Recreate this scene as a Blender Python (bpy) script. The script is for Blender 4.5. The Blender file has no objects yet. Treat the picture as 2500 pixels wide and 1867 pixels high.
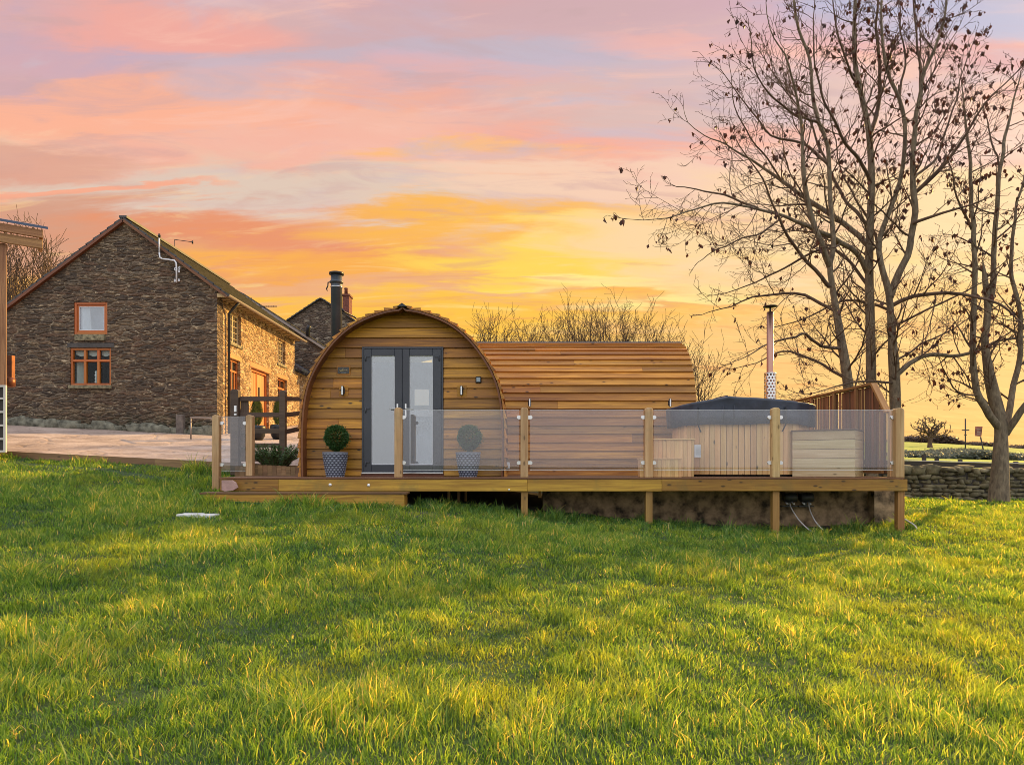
import bpy, math, random
import numpy as np
from mathutils import Vector, Matrix, noise as mn
R = math.radians
random.seed(7)
rng = np.random.default_rng(11)
scene = bpy.context.scene
COL = scene.collection

# ------------------------------------------------------------------ camera
F, CX, HY, CZ = 1667.0, 1250.0, 1135.0, 0.2      # focal length in photo pixels, centre column, horizon row, eye height
cam_d = bpy.data.cameras.new('camera')
cam = bpy.data.objects.new('camera', cam_d); COL.objects.link(cam)
cam.location = (0, 0, CZ); cam.rotation_euler = (R(90), 0, 0)
cam_d.sensor_width = 36; cam_d.lens = 36 * F / 2500
cam_d.shift_y = (HY - 933.5) / 2500
cam_d.clip_start = 0.05; cam_d.clip_end = 6000
scene.camera = cam

def at(px, py, D):
    return Vector(((px - CX) / F * D, D, CZ + (HY - py) / F * D))

# ------------------------------------------------------------------ node helper
class NT:
    def __init__(s, tree):
        s.t = tree; s.t.nodes.clear()
    def n(s, typ, **kw):
        nd = s.t.nodes.new(typ)
        ins = kw.pop('ins', {})
        for k, v in kw.items(): setattr(nd, k, v)
        for k, v in ins.items():
            sock = nd.inputs[k]
            if isinstance(v, bpy.types.NodeSocket): s.t.links.new(v, sock)
            elif isinstance(v, bpy.types.Node): s.t.links.new(v.outputs[0], sock)
            else: sock.default_value = v
        return nd
    def math(s, op, a, b=0.0, c=0.0, clamp=False):
        return s.n('ShaderNodeMath', operation=op, use_clamp=clamp, ins={0: a, 1: b, 2: c}).outputs[0]
    def mix(s, f, a, b, blend='MIX'):
        nd = s.n('ShaderNodeMix', data_type='RGBA', blend_type=blend)
        for i, v in ((0, f), (6, a), (7, b)):
            if isinstance(v, bpy.types.NodeSocket): s.t.links.new(v, nd.inputs[i])
            else: nd.inputs[i].default_value = v
        return nd.outputs[2]
    def ramp(s, f, stops, interp='LINEAR'):
        nd = s.n('ShaderNodeValToRGB', ins={0: f})
        cr = nd.color_ramp; cr.interpolation = interp
        while len(cr.elements) < len(stops): cr.elements.new(0.5)
        for e, (p, c) in zip(cr.elements, stops):
            e.position = p; e.color = c if len(c) == 4 else (*c, 1)
        return nd.outputs[0]
    def noise(s, vec, scale=1, detail=3, rough=.5, dist=0, dim='3D'):
        return s.n('ShaderNodeTexNoise', noise_dimensions=dim, ins={'Vector': vec, 'Scale': scale, 'Detail': detail, 'Roughness': rough, 'Distortion': dist}).outputs[0]
    def mapr(s, v, a, b, c=0., d=1., smooth=False):
        return s.n('ShaderNodeMapRange', interpolation_type='SMOOTHSTEP' if smooth else 'LINEAR', ins={0: v, 1: a, 2: b, 3: c, 4: d}).outputs[0]

def s2l(r, g, b):
    f = lambda c: (c / 255 / 12.92) if c / 255 <= .04045 else ((c / 255 + .055) / 1.055) ** 2.4
    return (f(r), f(g), f(b), 1)

# ------------------------------------------------------------------ world
SUN_AZ, SUN_EL = 50, 21           # azimuth from +Y towards +X
w = bpy.data.worlds.new("World"); scene.world = w; w.use_nodes = True
T = NT(w.node_tree)
tc = T.n('ShaderNodeTexCoord').outputs['Generated']
nrm = T.n('ShaderNodeVectorMath', operation='NORMALIZE', ins={0: tc}).outputs[0]
sep = T.n('ShaderNodeSeparateXYZ', ins={0: nrm})
X, Y, Z = sep.outputs[0], sep.outputs[1], sep.outputs[2]
zc = T.math('MAXIMUM', Z, 0.0)
zz = T.math('ADD', zc, 0.16)
cu = T.math('DIVIDE', X, zz); cv = T.math('DIVIDE', Y, zz)
# long wind-drawn cloud streaks on a flat cloud deck
def streak(au, av, sk, seed, det=6, rough=.55, dist=.6):
    v_ = T.n('ShaderNodeCombineXYZ', ins={0: T.math('MULTIPLY', T.math('ADD', cu, T.math('MULTIPLY', cv, sk)), au), 1: T.math('MULTIPLY', cv, av), 2: seed}).outputs[0]
    return T.noise(v_, 1.0, det, rough, dist)
n1 = streak(1.15, 3.1, .22, 3.7)
n2 = streak(1.0, 2.6, -.15, 12.3)
n3 = streak(1.9, 6.5, .08, 31., 7, .6, .5)
n4 = streak(.7, 1.9, .1, 57.)
n5 = streak(2.6, 9.5, .2, 83., 8, .62, .9)
n6 = streak(1.5, 4.6, -.2, 101., 7, .6, .8)
zw = T.math('ADD', Z, T.math('MULTIPLY', T.math('SUBTRACT', n4, .5), .22))
zw = T.math('ADD', zw, T.math('MULTIPLY', T.math('SUBTRACT', n3, .5), .06))
base = T.ramp(zw, [
    (0.00, s2l(246, 200, 132)), (0.12, s2l(250, 205, 124)), (0.19, s2l(252, 190, 84)), (0.25, s2l(250, 178, 88)),
    (0.30, s2l(232, 164, 122)), (0.345, s2l(226, 194, 178)), (0.40, s2l(246, 192, 158)), (0.455, s2l(238, 176, 158)),
    (0.50, s2l(214, 178, 186)), (0.60, s2l(204, 160, 172)), (0.72, s2l(176, 172, 200)), (1.00, s2l(160, 182, 225))])
cr = T.mapr(n1, .50, .63, 0, 1, True)
salmon = T.mix(T.mapr(Z, .2, .38), s2l(250, 158, 84), s2l(252, 160, 132))
c1 = T.mix(T.math('MULTIPLY', cr, .5), base, salmon)
gr = T.mapr(n2, .50, .64, 0, 1, True)
grey = T.mix(T.mapr(Z, .2, .34), s2l(226, 150, 108), s2l(200, 172, 180))
c2 = T.mix(T.math('MULTIPLY', gr, .5), c1, grey)
li = T.mapr(n3, .52, .68, 0, 1, True)
c2 = T.mix(T.math('MULTIPLY', li, .5), c2, T.mix(T.mapr(Z, .2, .4), s2l(255, 214, 140), s2l(248, 206, 190)))
# cloud banks of this evening's sky, each at its own bearing and height, feathered by the streak noise
ys_ = T.math('MAXIMUM', Y, .08)
pu = T.math('ADD', T.math('DIVIDE', X, ys_), T.math('MULTIPLY', T.math('SUBTRACT', n4, .5), .50))
pv = T.math('ADD', T.math('DIVIDE', Z, ys_), T.math('MULTIPLY', T.math('SUBTRACT', n3, .5), .15))
pv = T.math('ADD', pv, T.math('MULTIPLY', T.math('SUBTRACT', n1, .5), .16))
front = T.mapr(Y, .1, .4, 0, 1, True)
c4 = c2
for (bx, by, brx, bry, colr, st) in [
    (900, 60, 900, 120, (208, 172, 172), .75), (2300, 20, 420, 90, (178, 180, 206), .85), (1250, 150, 420, 55, (190, 182, 196), .7), (560, 150, 300, 40, (196, 180, 192), .6), (1750, 120, 380, 40, (244, 180, 166), .6), (60, 130, 420, 90, (196, 170, 188), .65), (420, 60, 330, 75, (242, 172, 158), .85),
    (2050, 330, 600, 260, (240, 198, 182), .7), (1650, 250, 520, 90, (210, 186, 182), .7), (2450, 160, 230, 70, (214, 158, 164), .75),
    (280, 245, 560, 55, (252, 182, 152), .85), (60, 380, 320, 60, (222, 164, 142), .75), (820, 330, 500, 80, (244, 186, 168), .7),
    (1500, 325, 480, 65, (248, 174, 150), .75), (1130, 352, 360, 38, (253, 190, 124), .85), (700, 470, 800, 62, (222, 200, 182), .8), (1500, 450, 500, 50, (246, 206, 178), .8), (250, 476, 330, 22, (248, 172, 140), .85),
    (150, 580, 480, 80, (210, 156, 132), .8), (720, 575, 520, 66, (234, 150, 108), .85), (350, 700, 500, 60, (236, 156, 110), .6), (1400, 545, 640, 45, (252, 186, 84), .85),
    (950, 640, 480, 60, (250, 176, 82), .8), (1450, 640, 560, 80, (255, 214, 92), .95), (1600, 705, 330, 34, (255, 232, 140), .9), (900, 735, 620, 42, (238, 176, 128), .75),
    (1300, 800, 700, 70, (254, 196, 72), .85), (2150, 600, 680, 170, (250, 212, 160), .95), (2250, 930, 1000, 250, (247, 196, 122), .95)]:
    dx_ = T.math('MULTIPLY', T.math('SUBTRACT', pu, (bx - CX) / F), F / brx)
    dz_ = T.math('MULTIPLY', T.math('SUBTRACT', pv, (HY - by) / F), F / bry)
    rr_ = T.math('ADD', T.math('MULTIPLY', dx_, dx_), T.math('MULTIPLY', dz_, dz_))
    c4 = T.mix(T.math('MULTIPLY', T.mapr(T.math('ADD', rr_, T.math('MULTIPLY', T.math('SUBTRACT', n6, .5), 3.2)), 1.55, .1, 0, min(1, st * 1.1), True), front), c4, s2l(*colr))
c5 = c4
hi = T.math('MULTIPLY', T.mapr(n5, .53, .72, 0, .55, True), front)
c5 = T.mix(hi, c5, T.mix(T.mapr(Z, .22, .42), s2l(255, 226, 140), s2l(250, 196, 176)))
lo_ = T.math('MULTIPLY', T.mapr(n5, .47, .30, 0, .45, True), front)
c5 = T.mix(lo_, c5, T.mix(T.mapr(Z, .20, .40), s2l(236, 150, 84), s2l(200, 166, 166)))
lo2 = T.math('MULTIPLY', T.math('MULTIPLY', T.mapr(n6, .52, .68, 0, .55, True), T.mapr(Z, .28, .42, 0, 1)), front)
c5 = T.mix(lo2, c5, s2l(196, 184, 198))
hsv = T.n('ShaderNodeHueSaturation', ins={'Saturation': 1.04, 'Value': 1., 'Color': c5}); c5 = hsv.outputs[0]
# outside the picture: pale sky overhead and behind the photographer, brightened as fill light
back = T.ramp(Z, [(0, (1.0, .97, .99)), (.35, (1.28, 1.3, 1.38)), (1, (1.35, 1.46, 1.65))])
up_ = T.math('MAXIMUM', T.mapr(Y, .25, -.3, 0, 1, True), T.mapr(Z, .60, .85, 0, 1, True))
c6 = T.mix(up_, c5, back)
sky = T.n('ShaderNodeTexSky', sky_type='NISHITA', sun_disc=False, sun_elevation=R(SUN_EL), sun_rotation=R(SUN_AZ), air_density=1.5, dust_density=2.0)
bgA = T.n('ShaderNodeBackground', ins={0: c6, 1: 0.62})
bgB = T.n('ShaderNodeBackground', ins={0: sky.outputs[0], 1: 0.006})
ad = T.n('ShaderNodeAddShader', ins={0: bgA.outputs[0], 1: bgB.outputs[0]})
T.n('ShaderNodeOutputWorld', ins={0: ad.outputs[0]})

sd = bpy.data.lights.new('sun', 'SUN'); sd.energy = 5.0; sd.angle = R(.6); sd.color = (1.0, .63, .19)
sun = bpy.data.objects.new('sun', sd); COL.objects.link(sun)
sdir = Vector((math.sin(R(SUN_AZ)) * math.cos(R(SUN_EL)), math.cos(R(SUN_AZ)) * math.cos(R(SUN_EL)), math.sin(R(SUN_EL))))
sun.rotation_euler = sdir.to_track_quat('Z', 'Y').to_euler(); sun.location = (20, 10, 15)
scene.view_settings.view_transform = 'Standard'; scene.view_settings.look = 'None'
scene.view_settings.exposure = 0.68; scene.view_settings.gamma = 1.0
scene.cycles.max_bounces = 8; scene.cycles.transparent_max_bounces = 16
scene.cycles.diffuse_bounces = 3; scene.cycles.filter_width = 0.9

# ------------------------------------------------------------------ materials
MATS = {}
def new_mat(name):
    m = bpy.data.materials.new(name); m.use_nodes = True; MATS[name] = m
    return m, NT(m.node_tree)
def finish(T, bsdf, disp=None):
    ins = {0: bsdf.outputs[0] if isinstance(bsdf, bpy.types.Node) else bsdf}
    T.n('ShaderNodeOutputMaterial', ins=ins)

def wood(name, light, dark, rough=.6, knots=.9, grain=1.0, var=.35, bump=.25, weather=None):
    m, T = new_mat(name)
    g = T.n('ShaderNodeAttribute', attribute_name='gc').outputs['Vector']
    rnd = T.n('ShaderNodeAttribute', attribute_name='rnd').outputs['Fac']
    gm = T.n('ShaderNodeMapping', ins={0: g, 3: (.9 * grain, 22 * grain, 22 * grain)}).outputs[0]
    gn = T.noise(gm, 1.0, 5, .6, 1.2)
    gm2 = T.n('ShaderNodeMapping', ins={0: g, 3: (.55, 6, 6)}).outputs[0]
    lo = T.noise(gm2, 1.0, 3, .5, .6)
    gm3 = T.n('ShaderNodeMapping', ins={0: g, 3: (4.2, 10, 10)}).outputs[0]
    vn = T.n('ShaderNodeTexVoronoi', ins={'Vector': gm3, 'Scale': 1.0}); vs_ = T.n('ShaderNodeSeparateColor', ins={0: vn.outputs['Color']}).outputs[1]
    vo = T.math('ADD', vn.outputs['Distance'], T.mapr(vs_, .25, .45, 0, .35, True))
    kn = T.mapr(vo, .09, .21, 1, 0, True)
    halo = T.mapr(vo, .12, .38, 1, 0, True)
    l4, d4 = (*light, 1), (*dark, 1)
    col = T.mix(T.mapr(gn, .35, .7), l4, d4)
    col = T.mix(T.math('MULTIPLY', T.mapr(lo, .42, .68), .75), col, d4)
    col = T.mix(T.math('MULTIPLY', halo, .22), col, d4)
    kc = tuple(c * .22 for c in dark)
    col = T.mix(T.math('MULTIPLY', kn, knots), col, (*kc, 1))
    if weather:
        gp = T.n('ShaderNodeNewGeometry').outputs['Position']
        wn = T.noise(gp, 2.3, 5, .65, .4)
        col = T.mix(T.mapr(wn, .5, .72, 0, weather[3], True), col, (*weather[:3], 1))
    br = T.mapr(rnd, 0, 1, 1 - var, 1 + var * .6)
    hs = T.n('ShaderNodeHueSaturation', ins={'Hue': T.mapr(T.math('FRACT', T.math('MULTIPLY', rnd, 7.31)), 0, 1, .492, .508), 'Saturation': 1., 'Value': br, 'Color': col})
    bp = T.n('ShaderNodeBump', ins={'Strength': bump, 'Distance': .004, 'Height': T.math('SUBTRACT', gn, T.math('MULTIPLY', kn, -.3))})
    b = T.n('ShaderNodeBsdfPrincipled', ins={'Base Color': hs.outputs[0], 'Roughness': rough, 'Normal': bp.outputs[0]})
    finish(T, b); return m

def plain(name, col, rough=.5, metal=0., nscale=0., namt=.2, bump=0., bscale=20, emit=None, coat=0.):
    m, T = new_mat(name)
    p = T.n('ShaderNodeNewGeometry').outputs['Position']
    c = (*col, 1)
    if nscale:
        nn = T.noise(p, nscale, 5, .6)
        c = T.mix(T.mapr(nn, .35, .68), tuple(x * (1 + namt) for x in col) + (1,), tuple(x * (1 - namt) for x in col) + (1,))
    ins = {'Base Color': c, 'Roughness': rough, 'Metallic': metal, 'Coat Weight': coat}
    if bump:
        ins['Normal'] = T.n('ShaderNodeBump', ins={'Strength': bump, 'Distance': .01, 'Height': T.noise(p, bscale, 6, .65)}).outputs[0]
    if emit:
        ins['Emission Color'] = (*emit[:3], 1); ins['Emission Strength'] = emit[3]
    finish(T, T.n('ShaderNodeBsdfPrincipled', ins=ins)); return m

def stone(name, cols, mortar, sx=3.2, sz=9.0, mort=.06, moss=0., bump=.9):
    m, T = new_mat(name)
    p = T.n('ShaderNodeNewGeometry').outputs['Position']
    wv = T.n('ShaderNodeTexNoise', ins={'Vector': p, 'Scale': 2.2, 'Detail': 4}).outputs['Color']
    wp = T.n('ShaderNodeVectorMath', operation='MULTIPLY_ADD', ins={0: wv, 1: (.28, .28, .13), 2: p}).outputs[0]
    mp = T.n('ShaderNodeMapping', ins={0: wp, 3: (sx, sx, sz)}).outputs[0]
    v1 = T.n('ShaderNodeTexVoronoi', ins={'Vector': mp, 'Scale': 1.0, 'Randomness': .95})
    ve = T.n('ShaderNodeTexVoronoi', feature='DISTANCE_TO_EDGE', ins={'Vector': mp, 'Scale': 1.0, 'Randomness': .95})
    rs = T.n('ShaderNodeSeparateColor', ins={0: v1.outputs['Color']})
    n = len(cols)
    col = T.ramp(rs.outputs[0], [(i / n, c) for i, c in enumerate(cols)], 'CONSTANT')
    fn = T.noise(p, 14, 6, .7)
    hp = T.n('ShaderNodeMapping', ins={0: wp, 3: (6, 6, 46)}).outputs[0]
    lam = T.noise(hp, 1, 4, .6, .8)
    col = T.mix(1.0, col, T.ramp(fn, [(.3, (.55, .55, .55)), (.7, (1.35, 1.3, 1.25))]), 'MULTIPLY')
    col = T.mix(1.0, col, T.ramp(lam, [(.36, (.42, .42, .42)), (.55, (1.0, 1.0, 1.0)), (.72, (1.5, 1.42, 1.3))]), 'MULTIPLY')
    fk = T.math('MULTIPLY', T.mapr(T.noise(T.n('ShaderNodeMapping', ins={0: wp, 3: (5, 5, 15)}).outputs[0], 1, 4, .6, .5), .61, .67, 0, .9, True), 1.)
    col = T.mix(fk, col, (*[c_ * 1.5 for c_ in mortar], 1))
    mo = T.mapr(ve.outputs[0], mort * .3, mort, 1, 0, True)
    patch = T.mapr(T.noise(p, 1.7, 5, .7), .45, .62, .05, .8, True)
    col = T.mix(T.math('MULTIPLY', mo, patch), col, (*mortar, 1))
    if moss:
        sepz = T.n('ShaderNodeSeparateXYZ', ins={0: p}).outputs[2]
        mz = T.math('MULTIPLY', T.mapr(sepz, moss + .9, moss, 0, 1, True), T.mapr(T.noise(p, 5, 5, .7), .42, .62, 0, .8, True))
        col = T.mix(mz, col, (.045, .06, .018, 1))
    h = T.math('ADD', T.math('MULTIPLY', T.mapr(ve.outputs[0], 0, .22), .8), T.math('MULTIPLY', fn, .25))
    h = T.math('ADD', h, T.math('MULTIPLY', lam, .6)); h = T.math('ADD', h, T.math('MULTIPLY', rs.outputs[1], .5))
    bp = T.n('ShaderNodeBump', ins={'Strength': bump, 'Distance': .09, 'Height': h})
    finish(T, T.n('ShaderNodeBsdfPrincipled', ins={'Base Color': col, 'Roughness': .9, 'Normal': bp.outputs[0]})); return m

def glass(name, refl, rough=.0, tint=(1, 1, 1), veil=0.):
    m, T = new_mat(name)
    a = T.n('ShaderNodeBsdfTransparent', ins={0: (*tint, 1)})
    b = T.n('ShaderNodeBsdfGlossy', ins={'Color': (1, 1, 1, 1), 'Roughness': rough})
    x = T.n('ShaderNodeMixShader', ins={0: refl, 1: a.outputs[0], 2: b.outputs[0]})
    if veil:
        d = T.n('ShaderNodeBsdfDiffuse', ins={0: (.8, .78, .85, 1)})  # milky haze of reflected sky, put in as a pale diffuse colour
        x = T.n('ShaderNodeMixShader', ins={0: veil, 1: x.outputs[0], 2: d.outputs[0]})
    finish(T, x); return m

W_pod = wood('pod_cladding_wood', (.64, .285, .014), (.23, .085, .004), .5, 1., 1, .34)
W_wing = wood('roof_board_wood', (.62, .27, .035), (.25, .085, .012), .6, .95, 1, .34)
W_trim = wood('red_brown_trim_wood', (.26, .085, .025), (.12, .036, .012), .55, .3, 1, .2)
W_deck = wood('deck_fascia_wood', (.52, .28, .035), (.24, .105, .012), .55, .9, 1, .25, weather=(.16, .12, .03, .5))
W_board = wood('decking_wood', (.22, .10, .04), (.11, .05, .02), .6, .5)
W_post = wood('round_top_post_wood', (.62, .42, .21), (.38, .21, .08), .65, .7, 1, .15, weather=(.22, .18, .10, .4))
W_leg = wood('deck_leg_wood', (.50, .28, .08), (.28, .13, .03), .6, .6)
W_tub = wood('pale_tub_staves_wood', (.80, .51, .23), (.60, .33, .12), .6, .95, .8, .16)
W_box = wood('pale_box_wood', (.70, .55, .32), (.52, .36, .17), .6, .8, 1, .14)
W_gate = wood('dark_gate_wood', (.135, .085, .055), (.075, .045, .03), .75, .3, 1, .2)
W_frame = wood('orange_window_wood', (.58, .175, .03), (.42, .105, .014), .45, .1, 1, .1)
W_door = wood('orange_door_wood', (.62, .27, .09), (.48, .17, .05), .5, .1, 1, .1)
W_screen = wood('screen_slat_wood', (.30, .13, .055), (.12, .045, .02), .65, .3, 1, .45)
W_barn = wood('timber_frame_wood', (.50, .26, .10), (.22, .09, .03), .6, .4, 1, .2)
W_plan = wood('planter_wood', (.34, .20, .09), (.18, .10, .045), .7, .8, 1, .2)
M_grey = plain('anthracite_frame', (.040, .043, .055), .35, 0, 3, .1)
M_white = plain('white_trim', (.75, .75, .78), .35)
M_steel = plain('brushed_steel', (.72, .72, .72), .28, 1.)
M_flue = plain('flue_grey', (.065, .075, .09), .42, .3, 2, .2)
M_black = plain('black_metal', (.018, .018, .02), .4, .3)
M_alu = plain('silver_light_face', (.85, .84, .82), .3, .2)
M_felt = plain('roof_felt_dark', (.045, .047, .055), .8, 0, 20, .3, .3, 60)
M_cover = plain('slate_vinyl_cover', (.030, .037, .060), .38, 0, 4, .4, .35, 9)
M_slate = plain('roof_slate', (.048, .043, .042), .55, 0, 6, .5, .5, 9)
M_paper = plain('paper_notice', (.68, .69, .70), .6)
M_ink = plain('grey_print', (.40, .41, .43), .7)
M_cable = plain('pale_cable', (.62, .58, .56), .4)
M_dbox = plain('black_plastic', (.030, .031, .035), .45)
M_curt = plain('cream_curtain', (.62, .60, .55), .8, 0, 0, 0)
M_int = plain('pale_interior', (.34, .36, .40), .8)
M_dark = plain('dark_room', (.012, .010, .010), .8)
M_lint = plain('lintel_stone', (.085, .075, .07), .9, 0, 6, .3, .5, 20)
M_sill = plain('mossy_sill_stone', (.20, .17, .10), .9, 0, 9, .7, .7, 18)
M_conc = plain('dirty_render', (.22, .15, .085), .95, 0, 5.0, .85, 1., 13)
M_slab = plain('pale_slab', (.62, .60, .57), .85, 0, 10, .25, .4, 30)
M_pink = plain('pink_paving', (.42, .26, .23), .85, 0, 8, .2, .3, 30)
M_gold = plain('gold_script', (.85, .66, .34), .3, .7)
M_plaq = plain('plaque_grey', (.05, .045, .04), .4, 0, 0)
M_blue = plain('device_screen', (.32, .38, .42), .3)
M_brick = plain('red_chimney_brick', (.16, .05, .035), .9, 0, 8, .5, .6, 25)
M_cop = plain('copper_lamp', (.16, .05, .02), .45, .5, 6, .3)
M_pipe = plain('downpipe_black', (.03, .025, .022), .4)
M_gut = plain('gutter_grey', (.30, .24, .20), .45)
M_lead = plain('window_lead', (.25, .23, .2), .5)
M_soil = plain('planter_soil', (.035, .022, .014), .95)
M_vase = plain('white_vase', (.7, .68, .66), .3)
M_post_con = plain('concrete_post', (.16, .13, .11), .9, 0, 9, .3, .4, 20)
M_sign = plain('red_sign_board', (.24, .075, .055), .7, 0, 3, .6)
M_dgrey = plain('dark_grey_timber', (.05, .04, .035), .8)
M_wlat = plain('white_painted_lattice', (.62, .56, .50), .5)
M_solar = plain('solar_roof_panel', (.05, .07, .12), .2, .2)
G_pane = glass('door_pane_glass', .20, .015, (.80, .88, .93))
G_bal = glass('balustrade_glass', .05, .0, (.96, .97, .98), .024)
G_win = glass('house_window_glass', .012, .01, (.85, .9, .9))
G_win2 = glass('upper_window_glass', .16, .02, (.85, .9, .95))
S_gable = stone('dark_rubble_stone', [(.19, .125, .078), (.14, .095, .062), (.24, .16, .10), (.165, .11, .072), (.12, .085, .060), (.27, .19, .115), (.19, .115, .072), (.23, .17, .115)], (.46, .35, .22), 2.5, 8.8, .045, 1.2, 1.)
S_facade = stone('sunlit_facade_stone', [(.50, .32, .15), (.62, .42, .22), (.40, .24, .11), (.56, .36, .18), (.30, .17, .08), (.66, .48, .28)], (.62, .45, .24), 4.2, 8.5, .10, 0, .8)  # house stone again, with the gold of sunlight put into its colour
S_far = stone('far_rubble_stone', [(.17, .115, .08), (.12, .085, .062), (.21, .145, .10), (.15, .105, .08), (.36, .29, .21)], (.25, .20, .16), 3.2, 9.5, .05, 0)
S_dry = plain('dry_wall_stone', (.15, .125, .07), .95, 0, 4.5, .65, .8, 14)

# bark
def bark(name, a, b, sc=9):
    m, T = new_mat(name)
    p = T.n('ShaderNodeNewGeometry').outputs['Position']
    mp = T.n('ShaderNodeMapping', ins={0: p, 3: (sc, sc, sc * .35)}).outputs[0]
    n = T.noise(mp, 1, 6, .65, .6)
    c = T.mix(T.mapr(n, .35, .65), (*a, 1), (*b, 1))
    bp = T.n('ShaderNodeBump', ins={'Strength': .9, 'Distance': .05, 'Height': n})
    finish(T, T.n('ShaderNodeBsdfPrincipled', ins={'Base Color': c, 'Roughness': .9, 'Normal': bp.outputs[0]})); return m
B_trunk = bark('grey_bark', (.25, .19, .12), (.10, .072, .048), 14)
B_twig = bark('twig_bark', (.15, .09, .055), (.07, .042, .028), 5)
B_shrub = bark('shrub_bark', (.13, .078, .045), (.06, .038, .024), 5)
def leafmat(name, a, b, tr=.35):
    m, T = new_mat(name)
    r = T.n('ShaderNodeAttribute', attribute_name='rnd').outputs['Fac']
    c = T.mix(r, (*a, 1), (*b, 1))
    d = T.n('ShaderNodeBsdfPrincipled', ins={'Base Color': c, 'Roughness': .55})
    t = T.n('ShaderNodeBsdfTranslucent', ins={0: c})
    finish(T, T.n('ShaderNodeMixShader', ins={0: tr, 1: d.outputs[0], 2: t.outputs[0]})); return m
L_dead = leafmat('dead_leaf', (.10, .030, .014), (.045, .018, .010), .3)
L_box = leafmat('box_ball_leaf', (.020, .062, .010), (.050, .125, .020), .2)
L_shrub = leafmat('herb_leaf', (.035, .085, .020), (.10, .17, .04), .3)
L_con = leafmat('conifer_leaf', (.06, .085, .012), (.14, .16, .03), .3)
L_hedge = leafmat('bramble_leaf', (.075, .085, .050), (.14, .15, .10), .2)
L_wood = leafmat('far_wood_leaf', (.07, .04, .028), (.12, .07, .045), .2)

# grass blades and the soil and turf below them
def grass_nodes(T, rnd, p):
    big = T.noise(p, .42, 3, .55, .5)
    mid = T.noise(p, 2.1, 4, .6, .4)
    c = T.ramp(rnd, [(0., (.020, .070, .020)), (.3, (.070, .185, .052)), (.62, (.140, .300, .090)), (.88, (.28, .42, .14)), (1., (.60, .56, .30))])
    yel = T.mix(T.mapr(T.math('ADD', T.math('MULTIPLY', big, .45), T.math('MULTIPLY', mid, .55)), .46, .64, 0, .34, True), c, (.30, .37, .05, 1))
    return yel
m, T = new_mat('grass_blade'); M_grass = m
rnd = T.n('ShaderNodeAttribute', attribute_name='rnd').outputs['Fac']
p = T.n('ShaderNodeNewGeometry').outputs['Position']
c = grass_nodes(T, rnd, p)
d = T.n('ShaderNodeBsdfPrincipled', ins={'Base Color': c, 'Roughness': .5, 'Specular IOR Level': .3})
tl = T.n('ShaderNodeBsdfTranslucent', ins={0: T.mix(1., c, (2.9, 1.85, .30, 1), 'MULTIPLY')})
finish(T, T.n('ShaderNodeMixShader', ins={0: .60, 1: d.outputs[0], 2: tl.outputs[0]}))

PATCH_SOIL = (-1.25, 10.25)
m, T = new_mat('turf_ground'); M_ground = m
p = T.n('ShaderNodeNewGeometry').outputs['Position']
sp = T.n('ShaderNodeSeparateXYZ', ins={0: p})
fine = T.noise(p, 16, 6, .7)
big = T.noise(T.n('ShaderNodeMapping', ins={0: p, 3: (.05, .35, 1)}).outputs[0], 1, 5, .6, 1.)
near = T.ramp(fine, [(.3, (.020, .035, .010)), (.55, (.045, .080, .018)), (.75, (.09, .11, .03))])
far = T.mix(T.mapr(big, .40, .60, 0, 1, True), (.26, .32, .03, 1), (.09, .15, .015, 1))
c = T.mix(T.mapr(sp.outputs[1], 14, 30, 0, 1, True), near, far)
dx = T.math('SUBTRACT', sp.outputs[0], PATCH_SOIL[0]); dy = T.math('SUBTRACT', sp.outputs[1], PATCH_SOIL[1])
rr = T.math('SQRT', T.math('ADD', T.math('MULTIPLY', dx, dx), T.math('MULTIPLY', T.math('MULTIPLY', dy, dy), 3.)))
rr = T.math('ADD', rr, T.math('MULTIPLY', T.noise(p, 5, 4, .6), .5))
c = T.mix(T.mapr(rr, .85, .45, 0, .8, True), c, T.ramp(T.noise(p, 40, 5, .7), [(.3, (.03, .025, .015)), (.7, (.15, .11, .075))]))
# soil and hardcore under the deck
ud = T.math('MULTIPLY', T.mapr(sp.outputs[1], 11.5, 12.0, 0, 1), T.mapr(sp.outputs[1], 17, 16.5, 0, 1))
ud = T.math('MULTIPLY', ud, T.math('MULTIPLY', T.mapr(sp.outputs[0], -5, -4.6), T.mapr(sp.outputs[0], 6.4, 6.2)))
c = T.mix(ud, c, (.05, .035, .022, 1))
bp = T.n('ShaderNodeBump', ins={'Strength': .6, 'Distance': .04, 'Height': fine})
finish(T, T.n('ShaderNodeBsdfPrincipled', ins={'Base Color': c, 'Roughness': .95, 'Normal': bp.outputs[0]}))

m, T = new_mat('yard_concrete'); M_yard = m
p = T.n('ShaderNodeNewGeometry').outputs['Position']
a = T.noise(p, 1.2, 6, .65, .6); b_ = T.noise(p, 15, 7, .75)
ck = T.n('ShaderNodeTexVoronoi', feature='DISTANCE_TO_EDGE', ins={'Vector': T.n('ShaderNodeVectorMath', operation='MULTIPLY_ADD', ins={0: T.n('ShaderNodeTexNoise', ins={'Vector': p, 'Scale': 1.4, 'Detail': 5}).outputs['Color'], 1: (1.6, .9, 0), 2: p}).outputs[0], 'Scale': .45}).outputs[0]
c = T.ramp(T.math('ADD', T.math('MULTIPLY', a, .6), T.math('MULTIPLY', b_, .4)), [(.34, (.20, .145, .115)), (.5, (.41, .30, .24)), (.66, (.60, .47, .39))])
c = T.mix(T.mapr(ck, .0, .02, .5, 0, True), c, (.12, .085, .06, 1))
bp = T.n('ShaderNodeBump', ins={'Strength': .7, 'Distance': .03, 'Height': T.math('ADD', b_, T.mapr(ck, 0, .05))})
finish(T, T.n('ShaderNodeBsdfPrincipled', ins={'Base Color': c, 'Roughness': .9, 'Normal': bp.outputs[0]}))

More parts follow.
